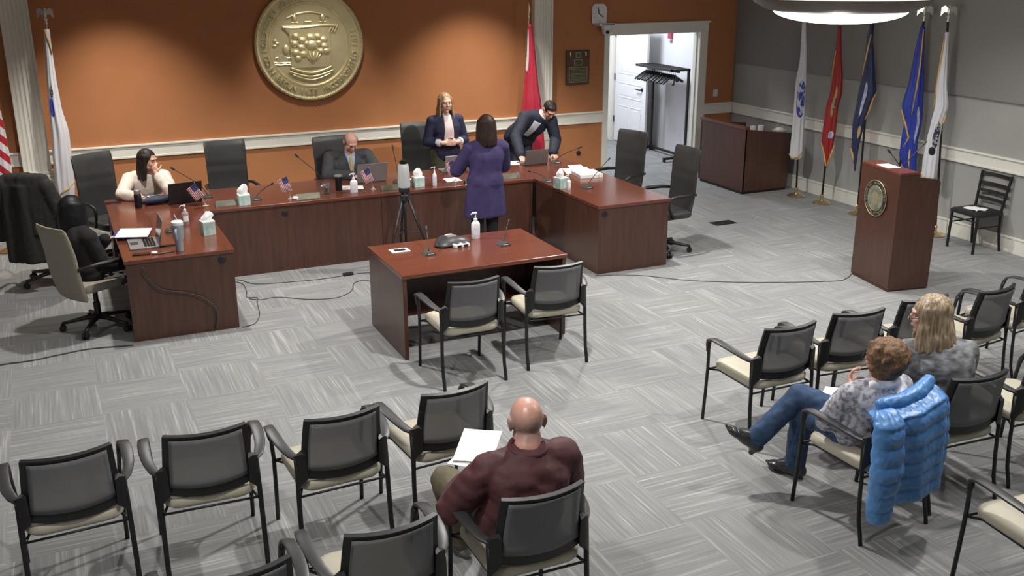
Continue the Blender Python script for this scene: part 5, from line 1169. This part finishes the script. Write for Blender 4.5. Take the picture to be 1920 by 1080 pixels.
cap_(m,J['neck']+V((-0.045,-0.045,-0.012)),J['neck']+V((0.055,-0.045,-0.012)),0.034,0.034); cap_(m,J['neck']+V((0.07,0.0,-0.012)),J['neck']+V((0.045,-0.05,-0.012)),0.022,0.028); cap_(m,J['neck']+V((-0.07,0.0,-0.012)),J['neck']+V((-0.045,-0.05,-0.012)),0.022,0.028)
blob(m,'shirt','maroon',t,voxel=0.011,it=2,amp=0.018,ns=7,st=(1.2,1,1.5))
m = MB(); m.tube([J['neck']+V((0.090*math.cos(a)+0.004,0.086*math.sin(a)+0.002,0.012+0.012*math.sin(a))) for a in [2*PI*i/24 for i in range(24)]],0.020,8,closed=True,sx=0.7); m.build('shirt_collar','maroon',t,smooth=True)
m = MB(); m.tube([J['neck']+V((0.078*math.cos(a),0.076*math.sin(a)+0.004,0.016+0.010*math.sin(a))) for a in [2*PI*i/24 for i in range(24)]],0.007,6,closed=True); m.build('undershirt_collar','paper',t,smooth=True)
m = MB(); legs_geo(m,J,(0.094,0.070,0.062,0.052),0.012,flare=0.012); blob(m,'trousers','khaki',t,voxel=0.012,it=3,amp=0.008,ns=10)
shoes(t,J,'sneaker')
sheet('paper_stack',[(-8.02,-8.50,0.0),(-7.84,-8.62,0.0),(-7.68,-8.40,0.06),(-7.86,-8.28,0.06)],0.645,'white papers held on the knees of the bald man in the maroon shirt')
sheet('paper_stack',[(-8.05,-8.50,-0.012),(-7.90,-8.66,-0.012),(-7.80,-8.55,-0.012),(-7.92,-8.38,-0.012)],0.645,'lower white sheet sticking out under the bald man\'s papers')

# 2 auburn-haired woman
t,J,hc,fr = person('woman with short auburn curls and jeans, seated with legs crossed',(-5.58,-9.0,0),dict(
  pelvis=(-5.60,-8.98,0.545),chest=(-5.59,-9.07,0.76),neck=(-5.575,-9.08,0.885),shL=(-5.735,-9.02,0.815),shR=(-5.41,-9.07,0.825),elL=(-5.79,-8.90,0.605),elR=(-5.40,-8.88,0.62),wrL=(-5.625,-8.88,0.775),wrR=(-5.555,-8.72,0.625),
  hipL=(-5.69,-8.95,0.53),hipR=(-5.51,-8.95,0.54),knL=(-5.68,-8.56,0.50),knR=(-5.73,-8.58,0.625),anL=(-5.64,-8.50,0.11),anR=(-5.96,-8.50,0.36),toL=(-5.71,-8.34,0.03),toR=(-6.12,-8.41,0.41)),
  skin='skin',head=(-5.57,-9.065,1.025),face=(-0.35,0.92,-0.08),hs=0.98,w=1.02,brow='hair_brown',hands={'L':((0.25,0.25,0.9),(0.6,-0.6,0),(-0.5,-0.3,0.2),0.7),'R':((-0.7,0.7,0),(0,0,-1),(-0.7,-0.5,0),0.5)})
m = MB(); R,F,U = fr; ellf(m,hc-F*0.028+U*0.022,(0.104,0.118,0.112),fr); rnd = random.Random(4)
for i in range(110):
    a = rnd.uniform(0,2*PI); b = rnd.uniform(-0.75,1.0); dr = V((math.cos(a)*math.sqrt(1-b*b),math.sin(a)*math.sqrt(1-b*b),b))
    if dr.dot(F) > 0.55 and b < 0.55: continue
    p = hc-F*0.025+U*0.018+V((dr.x*0.105,dr.y*0.105,dr.z*0.10)); r_=rnd.uniform(0.016,0.028); m.ell(p,(r_,r_,r_),n=8,k=6)
for i in range(14):
    a = -1.7+3.4*i/13; p = hc-F*math.cos(a)*0.085+R*math.sin(a)*0.078-U*0.03; chain(m,[p,p-U*0.05],[0.024,0.017])
blob(m,'hair','hair_auburn',t,voxel=0.008,it=1,amp=0.006,ns=28)
m = MB(); spine_rings(m,J,1.04,1.08,0.012,lo=-0.25); arms_geo(m,J,(0.056,0.050,0.044,0.036),0.014,sh=0.060,upto=0.85); blob(m,'blouse','floral',t,voxel=0.012,it=3,amp=0.010,ns=9)
m = MB(); N_=J['neck']; chain(m,[N_+V((-0.10,0.055,-0.045)),N_+V((-0.075,-0.02,0.0)),N_+V((0,-0.062,0.012)),N_+V((0.085,-0.035,-0.002)),N_+V((0.13,0.02,-0.05))],[0.022,0.030,0.030,0.036,0.026]); cap_(m,N_+V((-0.11,0.06,-0.05)),N_+V((-0.15,0.11,-0.09)),0.020,0.026); cap_(m,N_+V((0.10,-0.06,-0.03)),N_+V((0.05,-0.10,-0.06)),0.03,0.03)
blob(m,'white_collar_scarf','scarf',t,voxel=0.010,it=2,amp=0.008,ns=16)
m = MB(); legs_geo(m,J,(0.088,0.066,0.058,0.048),0.010,sides='LR',flare=0.010); blob(m,'jeans','denim',t,voxel=0.011,it=3,amp=0.007,ns=12)
for s,upv in (('L',(0,0,1)),('R',(0.50,-0.25,0.75))):
    m = MB(); shoe_geo(m,J['an'+s],J['to'+s],up=upv,g=1.15); A_=J['an'+s]; cap_(m,A_-V(upv).normalized()*0.05,A_.lerp(J['kn'+s],0.22),0.050,0.052); cap_(m,A_-V(upv).normalized()*0.02,A_-V(upv).normalized()*0.055+d__(A_,J['to'+s],upv)*0.10,0.050,0.036); U_=V(upv).normalized(); d_=(J['to'+s]-A_); d_=(d_-U_*d_.dot(U_)).normalized()
    cap_(m,A_-U_*0.06-d_*0.045,A_-U_*0.115-d_*0.04,0.024,0.018); cap_(m,A_-U_*0.07+d_*0.16,A_-U_*0.068+d_*0.20,0.020,0.012); blob(m,'ankle_boot','boot_grey',t,voxel=0.007,it=2)
m = MB(); 
for q in (-1,1): m.tube([hc+fr[1]*0.105+fr[0]*q*0.031+ (fr[0]*math.cos(a)*0.020+fr[2]*math.sin(a)*0.016) for a in [2*PI*i/14 for i in range(14)]],0.0018,5,closed=True); m.tube([hc+fr[1]*0.10+fr[0]*q*0.052,hc+fr[1]*0.0+fr[0]*q*0.082],0.0018,5)
m.build('glasses','black',t)
sheet('paper_stack',[(-5.66,-8.70),(-5.56,-8.62),(-5.48,-8.70),(-5.58,-8.79)],0.672,'small white paper under the auburn-haired woman\'s hand in her lap')

# 3 blonde seated woman in grey
t,J,hc,fr = person('seated woman with ash blonde hair and glasses in a marbled grey top',(-4.95,-8.92,0),dict(
  pelvis=(-4.93,-8.92,0.55),chest=(-4.97,-8.95,0.80),neck=(-5.00,-8.92,0.995),shL=(-5.16,-8.83,0.905),shR=(-4.82,-8.99,0.905),elL=(-5.20,-8.68,0.66),elR=(-4.75,-8.90,0.66),wrL=(-5.05,-8.55,0.60),wrR=(-4.88,-8.68,0.60),
  hipL=(-5.03,-8.88,0.53),hipR=(-4.85,-8.90,0.53),knL=(-5.12,-8.48,0.52),knR=(-4.88,-8.47,0.52),anL=(-5.10,-8.42,0.10),anR=(-4.88,-8.40,0.10),toL=(-5.13,-8.27,0.03),toR=(-4.88,-8.25,0.03)),
  skin='skin_light',head=(-5.035,-8.865,1.145),face=(-0.72,0.68,-0.08),w=1.08,brow='hair_ash')
m = MB(); hair_geo(m,hc,fr,1.08,length=0.17,arc_=2.12,strands=34,flare=0.065,thick=0.015,seed=3); blob(m,'hair','hair_ash',t,voxel=0.007,it=1,amp=0.008,ns=26,st=(1,1,0.2))
m = MB(); spine_rings(m,J,1.12,1.15,0.016,lo=-0.28,belly=0.02,waist=1.1); arms_geo(m,J,(0.066,0.058,0.052,0.044),0.018,sh=0.066,upto=0.85); blob(m,'top','grey_marl',t,voxel=0.012,it=3,amp=0.012,ns=8)
m = MB(); legs_geo(m,J,(0.090,0.066,0.058,0.048),0.010); blob(m,'jeans','denim_dark',t,voxel=0.013,it=3,amp=0.005)
shoes(t,J)
m = MB(); 
for q in (-1,1): m.tube([hc+fr[1]*0.108+fr[0]*q*0.031+ (fr[0]*math.cos(a)*0.022+fr[2]*math.sin(a)*0.018) for a in [2*PI*i/14 for i in range(14)]],0.0022,5,closed=True); m.tube([hc+fr[1]*0.10+fr[0]*q*0.054,hc+fr[1]*0.0+fr[0]*q*0.084],0.0022,5)
m.build('glasses','black',t)
m = MB(); rnd = random.Random(2)
for i in range(16): m.ell((rnd.uniform(-.07,.07),rnd.uniform(-.06,.06),0.04+rnd.uniform(0,.05)),(0.045,0.04,0.035),n=10,k=6)
bag = thing('person_bag','crumpled lavender patterned bag beside the seated blonde woman','bag',(-4.70,-8.84,0.49)); bag.name='patterned_bag'; blob(m,'bag_cloth','lavender_print',bag,voxel=0.010,it=2,amp=0.01,ns=22)

# 4 woman in black at the left desk
t,J,hc,fr = person('woman with long black hair in a black cardigan at the left desk',(-9.62,-3.52,0),dict(
  pelvis=(-9.62,-3.58,0.50),chest=(-9.68,-3.53,0.76),neck=(-9.685,-3.49,0.945),shR=(-9.60,-3.675,0.865),shL=(-9.74,-3.32,0.865),elR=(-9.50,-3.70,0.62),elL=(-9.56,-3.26,0.65),wrR=(-9.30,-3.66,0.58),wrL=(-9.445,-3.37-0.0,0.765),
  hipR=(-9.56,-3.66,0.50),hipL=(-9.62,-3.49,0.50),knR=(-9.17,-3.62,0.51),knL=(-9.20,-3.40,0.51),anR=(-9.20,-3.62,0.11),anL=(-9.18,-3.38,0.11),toR=(-9.04,-3.60,0.03),toL=(-9.02,-3.36,0.03)),
  skin='skin',head=(-9.675,-3.445,1.075),face=(0.75,0.62,-0.15),w=1.10,hands={'L':((0.85,0.3,0.05),(0,0,-1),(-0.3,0.9,0.1),0.55)})
m = MB(); hair_geo(m,hc,fr,1.16,length=0.36,arc_=2.15,strands=32,flare=0.010,thick=0.021,seed=6); blob(m,'hair','hair_black',t,voxel=0.009,it=2,amp=0.002,ns=40,st=(1,1,0.15))
m = MB(); spine_rings(m,J,1.16,1.16,0.018,lo=-0.25); arms_geo(m,J,(0.060,0.054,0.048,0.038),0.018,sh=0.068,upto=0.95); blob(m,'cardigan','black_cloth',t,voxel=0.012,it=3,amp=0.008,ns=9)
m = MB(); legs_geo(m,J,(0.095,0.080,0.06,0.05),0.014,sides='LR'); 
for s in 'LR': pass
m.bm.clear()
for s in 'LR': cap_(m,J['pelvis'].lerp(J['hip'+s],0.5),J['hip'+s],0.115,0.110); cap_(m,J['hip'+s],J['kn'+s],0.104,0.086); cap_(m,J['kn'+s],J['kn'+s].lerp(J['an'+s],0.45),0.086,0.08)
cap_(m,J['hipL'].lerp(J['hipR'],0.5),J['knL'].lerp(J['knR'],0.5),0.09,0.08)
blob(m,'skirt','zebra',t,voxel=0.012,it=3,amp=0.006,ns=10)
shoes(t,J)

# 5 woman in the cream sweater
t,J,hc,fr = person('seated woman with dark hair in a cream sweater, hand to her mouth',(-8.88,-1.30,0),dict(
  pelvis=(-8.98,-1.20,0.52),chest=(-8.90,-1.33,0.80),neck=(-8.865,-1.40,0.985),shR=(-9.06,-1.36,0.905),shL=(-8.69,-1.38,0.905),elR=(-9.17,-1.66,0.80),elL=(-8.665,-1.76,0.80),wrR=(-8.99,-1.86,0.79),wrL=(-8.79,-1.60,0.985),
  hipR=(-9.07,-1.22,0.52),hipL=(-8.88,-1.22,0.52),knR=(-9.05,-1.66,0.50),knL=(-8.84,-1.66,0.50),anR=(-9.05,-1.72,0.11),anL=(-8.84,-1.72,0.11),toR=(-9.05,-1.88,0.03),toL=(-8.84,-1.88,0.03)),
  skin='skin',head=(-8.845,-1.455,1.11),face=(0.70,-0.68,-0.12),w=1.05,hands={'L':((-0.15,0.35,0.9),(0.5,0.6,0),(0.2,-0.8,0.3),1.2),'R':((0.8,-0.5,-0.05),(0,0,-1),(0.5,0.8,0),0.3)})
m = MB(); hair_geo(m,hc,fr,1.03,length=0.17,arc_=1.9,strands=28,flare=0.02,thick=0.017,seed=8); blob(m,'hair','hair_dark',t,voxel=0.008,it=1,amp=0.003,ns=40,st=(1,1,0.15))
m = MB(); spine_rings(m,J,1.0,1.05,0.016,lo=-0.2); arms_geo(m,J,(0.056,0.050,0.045,0.036),0.018,sh=0.058,upto=0.8); blob(m,'sweater','cream_knit',t,voxel=0.012,it=3,amp=0.010,ns=8)
m = MB(); legs_geo(m,J,g=0.010); blob(m,'trousers','black_cloth',t,voxel=0.014,it=3)
shoes(t,J)

# 6 seated man in the grey suit
t,J,hc,fr = person('balding man in charcoal suit and gold tie bowed over a grey laptop',(-6.56,-1.28,0),dict(
  pelvis=(-6.58,-1.24,0.52),chest=(-6.56,-1.30,0.80),neck=(-6.555,-1.35,1.00),shR=(-6.775,-1.29,0.94),shL=(-6.335,-1.30,0.94),elR=(-6.86,-1.46,0.765),elL=(-6.25,-1.48,0.765),wrR=(-6.63,-1.74,0.795),wrL=(-6.42,-1.74,0.795),
  knR=(-6.66,-1.68,0.50),knL=(-6.46,-1.68,0.50),anR=(-6.66,-1.74,0.11),anL=(-6.46,-1.74,0.11),toR=(-6.66,-1.90,0.03),toL=(-6.46,-1.90,0.03)),
  skin='skin',head=(-6.555,-1.455,1.145),face=(0.02,-0.80,-0.60),w=1.1,brow='hair_grey',hands={'R':((0.5,-0.8,-0.05),(0,0,-1),(0.8,0.5,0),0.4),'L':((-0.5,-0.8,-0.05),(0,0,-1),(-0.8,0.5,0),0.4)})
m = MB(); R,F,U = fr; ellf(m,hc-F*0.045-U*0.002,(0.081,0.076,0.075),fr)
for q in (-1,1): ellf(m,hc-F*0.01+R*q*0.068+U*0.02,(0.014,0.045,0.04),fr)
blob(m,'hair','hair_grey',t,voxel=0.008,it=2,amp=0.003,ns=40)
m = MB(); spine_rings(m,J,1.16,1.16,0.018,lo=-0.2,waist=1.12); arms_geo(m,J,(0.066,0.056,0.050,0.042),0.018,sh=0.070,upto=0.95); jk = blob(m,'suit_jacket','grey_suit',t,voxel=0.012,it=3,amp=0.008,ns=8)
for nm,mt_,f0,f1,off in (('shirt_front','shirt_blue',lambda v:-0.062*(v+1.05)/2,lambda v:0.062*(v+1.05)/2,0.004),('tie','tie_gold',lambda v:-0.026+0.012*(v+1)/2,lambda v:0.026-0.012*(v+1)/2,0.010)):
    patch(jk,J['chest']+V((0,0,0.045)),(1,0,0),(0,0,0.145),(0,-1,0.15),f0,f1,8,12,off,nm,mt_,t,th=0.006)
m = MB(); legs_geo(m,J,g=0.014); blob(m,'trousers','grey_suit',t,voxel=0.014,it=3); shoes(t,J)

# 7 standing blonde woman
t,J,hc,fr = person('standing woman with long blonde hair in a navy blazer, hands clasped',(-5.28,-1.25,0),dict(
  pelvis=(-5.28,-1.24,0.90),chest=(-5.28,-1.26,1.17),neck=(-5.28,-1.25,1.365),shR=(-5.455,-1.25,1.29),shL=(-5.105,-1.25,1.29),elR=(-5.53,-1.25,1.03),elL=(-5.03,-1.27,1.03),wrR=(-5.365,-1.42,1.035),wrL=(-5.185,-1.42,1.035),
  knR=(-5.37,-1.25,0.50),knL=(-5.19,-1.25,0.50),anR=(-5.37,-1.22,0.10),anL=(-5.19,-1.22,0.10),toR=(-5.38,-1.40,0.03),toL=(-5.18,-1.40,0.03)),
  skin='skin_light',head=(-5.275,-1.265,1.505),face=(-0.05,-1,-0.05),w=0.98,brow='hair_blonde',neckr=0.05,hands={'R':((0.95,-0.2,0.0),(0,0.9,-0.2),(0,-0.1,1),0.5),'L':((-0.95,-0.25,0.0),(0,0.9,-0.1),(0,-0.1,1),0.5)})
m = MB(); hair_geo(m,hc,fr,1.0,length=0.20,arc_=2.05,strands=30,flare=0.055,thick=0.016,seed=12); blob(m,'hair','hair_blonde',t,voxel=0.008,it=1,amp=0.003,ns=34,st=(1,1,0.15))
m = MB(); spine_rings(m,J,1.02,1.05,0.014,lo=-0.32,waist=0.98); arms_geo(m,J,(0.052,0.044,0.038,0.032),0.014,sh=0.056,upto=0.62); jk = blob(m,'blazer','navy_blazer',t,voxel=0.011,it=3,amp=0.005,ns=9)
for s in 'LR':
    m = MB(); a=J['el'+s].lerp(J['wr'+s],0.60); b=J['el'+s].lerp(J['wr'+s],0.80); m.tube([a,b],[0.050,0.046],14); m.build('cuff','shirt_white',t,smooth='auto')
patch(jk,J['chest']+V((0,0,0.03)),(1,0,0),(0,0,0.215),(0,-1,0.1),lambda v:-0.045-0.012*(1-v),lambda v:0.045+0.012*(1-v),8,14,0.006,'blouse_front','blouse',t,th=0.008)
m = MB(); legs_geo(m,J,(0.090,0.066,0.058,0.050),0.012,flare=0.02); spine_rings(m,J,1.02,1.03,0.008,lo=-0.3,top=False); 
m.bm.clear(); legs_geo(m,J,(0.094,0.066,0.058,0.050),0.014,flare=0.02); cap_(m,J['pelvis']+V((-0.06,0,0.08)),J['pelvis']+V((0.06,0,0.08)),0.105,0.105); blob(m,'trousers','olive',t,voxel=0.013,it=3,amp=0.005); shoes(t,J)

# 8 woman in the purple tunic, back to us
t,J,hc,fr = person('standing woman in a long purple tunic with her back to us',(-5.60,-3.30,0),dict(
  pelvis=(-5.615,-3.30,0.93),chest=(-5.60,-3.29,1.20),neck=(-5.59,-3.28,1.385),shL=(-5.775,-3.28,1.30),shR=(-5.41,-3.30,1.30),elL=(-5.89,-3.18,1.06),elR=(-5.33,-3.18,1.06),wrL=(-5.74,-2.98,1.08),wrR=(-5.42,-2.95,1.02),
  knL=(-5.70,-3.29,0.50),knR=(-5.53,-3.29,0.50),anL=(-5.70,-3.31,0.10),anR=(-5.53,-3.31,0.10),toL=(-5.72,-3.15,0.03),toR=(-5.52,-3.15,0.03)),
  skin='skin',head=(-5.585,-3.27,1.525),face=(0.1,1,-0.05),w=1.02)
m = MB(); hair_geo(m,hc,fr,1.06,length=0.16,arc_=2.1,strands=32,flare=0.012,thick=0.020,seed=14); blob(m,'hair','hair_brown',t,voxel=0.009,it=2,amp=0.003,ns=40,st=(1,1,0.15))
m = MB(); spine_rings(m,J,1.08,1.10,0.016,lo=-0.2); arms_geo(m,J,(0.058,0.054,0.050,0.044),0.016,sh=0.062,upto=0.85)
rg = []
for z,a,b in ((0.57,0.238,0.150),(0.75,0.225,0.150),(0.92,0.20,0.145),(1.06,0.165,0.125),(1.16,0.16,0.12)):
    rg.append([V((J['pelvis'].x+a*math.cos(q)*(1+0.03*math.sin(7*q+z*3)),b*math.sin(q)*(1+0.05*math.sin(6*q)),z)) for q in [2*PI*k/40 for k in range(40)]])
m.rings(rg); blob(m,'tunic','purple',t,voxel=0.012,it=3,amp=0.008,ns=7,st=(1.4,1.4,0.5))
m = MB(); legs_geo(m,J,(0.085,0.062,0.055,0.045),0.008); blob(m,'trousers','black_cloth',t,voxel=0.014,it=3); shoes(t,J)

# 9 man bending over the laptop
t,J,hc,fr = person('man in a navy suit and white shirt bending over a laptop',(-3.98,-0.95,0),dict(
  pelvis=(-4.06,-0.82,0.92),chest=(-3.97,-1.02,1.13),neck=(-3.87,-1.13,1.245),shR=(-4.125,-1.13,1.235),shL=(-3.735,-1.13,1.16),elR=(-4.31,-1.25,1.00),elL=(-3.72,-1.24,0.93),wrR=(-4.365,-1.52,0.815),wrL=(-3.875,-1.47,0.80),
  hipR=(-4.15,-0.80,0.90),hipL=(-3.97,-0.80,0.90),knR=(-4.16,-0.92,0.50),knL=(-3.97,-0.92,0.50),anR=(-4.16,-0.82,0.10),anL=(-3.97,-0.82,0.10),toR=(-4.17,-0.98,0.03),toL=(-3.97,-0.98,0.03)),
  skin='skin',head=(-3.80,-1.21,1.32),face=(-0.05,-0.72,-0.70),up=(0.1,-0.6,0.75),w=1.06,hands={'R':((-0.1,-0.85,-0.3),(0,0,-1),(0.9,0,0),0.3),'L':((0.1,-0.7,-0.4),(0,0,-1),(-0.9,0,0),0.7)})
m = MB(); R,F,U = fr; ellf(m,hc-F*0.022+U*0.030,(0.084,0.096,0.088),fr); ellf(m,hc+F*0.045+U*0.085,(0.055,0.035,0.022),fr); blob(m,'hair','hair_dark',t,voxel=0.008,it=2,amp=0.005,ns=36)
m = MB(); spine_rings(m,J,1.12,1.12,0.018,lo=-0.35,waist=1.1); arms_geo(m,J,(0.064,0.056,0.050,0.042),0.018,sh=0.068,upto=0.95); jk = blob(m,'suit_jacket','navy_suit',t,voxel=0.012,it=3,amp=0.008,ns=8)
sp = (J['neck']-J['pelvis']).normalized(); nr = V((-0.15,-0.85,-0.1)); nr=(nr-sp*nr.dot(sp)).normalized()
patch(jk,J['chest']+sp*0.03,sp.cross(nr).normalized(),sp*0.15,nr,lambda v:-0.032-0.028*(v+1)/2,lambda v:0.032+0.028*(v+1)/2,8,14,0.006,'shirt_front','shirt_white',t,th=0.008,v1=0.72)
m = MB(); nd = (hc-J['neck']).normalized(); a_ = nd.cross(V((0,0,1))).normalized(); b_ = nd.cross(a_); m.tube([J['neck']+nd*0.02+a_*0.070*math.cos(q)+b_*0.066*math.sin(q) for q in [2*PI*i/24 for i in range(24)]],0.013,8,closed=True); m.build('shirt_collar','shirt_white',t,smooth=True)
m = MB(); legs_geo(m,J,g=0.014); blob(m,'trousers','navy_suit',t,voxel=0.014,it=3); shoes(t,J)

# ------------------------------------------------------------------ draped garments
def puffer():
    t = thing('puffer_jacket','bright blue quilted puffer jacket hung over the back of a guest chair','jacket',(-5.70,-9.30,0),math.radians(2))
    def quilt(rows, n, name, K=12, amp=0.005):
        """rows: (u, centre x, centre y, z, half width, half depth); n baffles along it"""
        m = MB(); rg=[]; N_ = n*K
        for i in range(N_+1):
            u=i/N_; j=0
            while j < len(rows)-2 and rows[j+1][0] < u: j+=1
            f=(u-rows[j][0])/(rows[j+1][0]-rows[j][0]); q_=[rows[j][k]*(1-f)+rows[j+1][k]*f for k in range(6)]
            ph=(u*n)%1.0; puff = 0.66+0.34*math.sqrt(max(0,math.sin(PI*ph)))
            if i in (0,N_): puff=0.5
            ring=[]
            for q in range(40):
                a=2*PI*q/40; cx_=math.copysign(abs(math.cos(a))**0.55,math.cos(a)); sy_=math.copysign(abs(math.sin(a))**0.75,math.sin(a))
                fold = 0.010*math.sin(7*cx_+1.3) if q_[4]>0.15 else 0
                ring.append(V((q_[1]+q_[4]*cx_*(0.97+0.03*puff), q_[2]+q_[5]*sy_*puff-fold-(0.03*(1-cx_*cx_) if q_[4]>0.15 else 0), q_[3]+(0.035*cx_*(1-u) if q_[4]>0.15 else 0)+0.010*cx_*cx_)))
            rg.append(ring)
        m.rings(rg); return blob(m,name,'puffer',t,voxel=0.0075,it=1,amp=amp,ns=22,st=(1.5,1,0.8))
    quilt([(0,0.02,-0.02,0.900,0.235,0.050),(0.12,0.02,-0.085,0.875,0.250,0.075),(0.4,0.035,-0.125,0.70,0.235,0.055),(1.0,0.045,-0.135,0.345,0.225,0.050)],7,'back_panel')
    quilt([(0,0.12,0.045,0.88,0.20,0.035),(1.0,0.12,0.075,0.66,0.20,0.030)],3,'front_panel')
    quilt([(0,-0.16,-0.10,0.895,0.06,0.04),(0.12,-0.185,-0.155,0.84,0.090,0.055),(0.5,-0.205,-0.195,0.58,0.098,0.058),(0.85,-0.215,-0.185,0.36,0.080,0.050),(1.0,-0.205,-0.18,0.265,0.066,0.042)],7,'sleeve')
    quilt([(0,0.235,-0.03,0.93,0.045,0.045),(0.15,0.275,-0.06,0.86,0.062,0.060),(0.6,0.305,-0.065,0.60,0.064,0.062),(1.0,0.318,-0.06,0.36,0.052,0.048)],6,'sleeve')
    m = MB(); chain(m,[V((-0.13,-0.04,0.905)),V((0.0,-0.06,0.91)),V((0.13,-0.05,0.93)),V((0.235,-0.02,0.965))],[0.035,0.042,0.045,0.036]); blob(m,'collar','puffer',t,voxel=0.008,it=1,amp=0.006,ns=24)
    m = MB(); m.tube([(0.235,-0.135,0.80),(0.245,-0.16,0.62),(0.255,-0.165,0.42)],0.005,6); m.build('zip_line','puffer_dark',t)
    MB().box(0.238,0.246,-0.175,-0.168,0.60,0.625).build('label_tag','paper',t); return t
puffer()
def coat():
    t = thing('dark_coat','long dark coat draped over the office chair at the far left','coat',(-9.93,-1.93,0),math.radians(-27))
    m = MB(); 
    rg=[]
    for z,a,b,y in ((1.215,0.17,0.06,-0.33),(1.195,0.235,0.085,-0.33),(1.10,0.285,0.10,-0.33),(0.90,0.29,0.11,-0.33),(0.75,0.28,0.10,-0.335),(0.62,0.25,0.09,-0.35)):
        rg.append([V((a*math.cos(q)-0.0,y+b*math.sin(q),z)) for q in [2*PI*k/36 for k in range(36)]])
    m.rings(rg)
    rg=[]
    for z,x0,x1 in ((1.12,-0.20,0.10),(0.9,-0.22,0.12),(0.6,-0.24,0.13),(0.33,-0.25,0.14)):
        c=(x0+x1)/2; a=(x1-x0)/2; rg.append([V((c+a*math.cos(q),-0.39+0.055*math.sin(q)*(1+0.4*math.sin(4*q)),z)) for q in [2*PI*k/36 for k in range(36)]])
    m.rings(rg)
    chain(m,[V((-0.22,-0.36,1.12)),V((-0.31,-0.36,0.85)),V((-0.30,-0.34,0.58))],[0.08,0.078,0.062])
    chain(m,[V((0.21,-0.34,1.10)),V((0.30,-0.30,0.80)),V((0.32,-0.20,0.60)),V((0.30,-0.12,0.42))],[0.075,0.08,0.08,0.07]); cap_(m,V((0.22,-0.36,1.0)),V((0.30,-0.36,0.93)),0.05,0.03)
    blob(m,'coat_cloth','dark_coat',t,voxel=0.013,it=3,amp=0.016,ns=7,st=(1.6,1.6,0.4)); return t
coat()
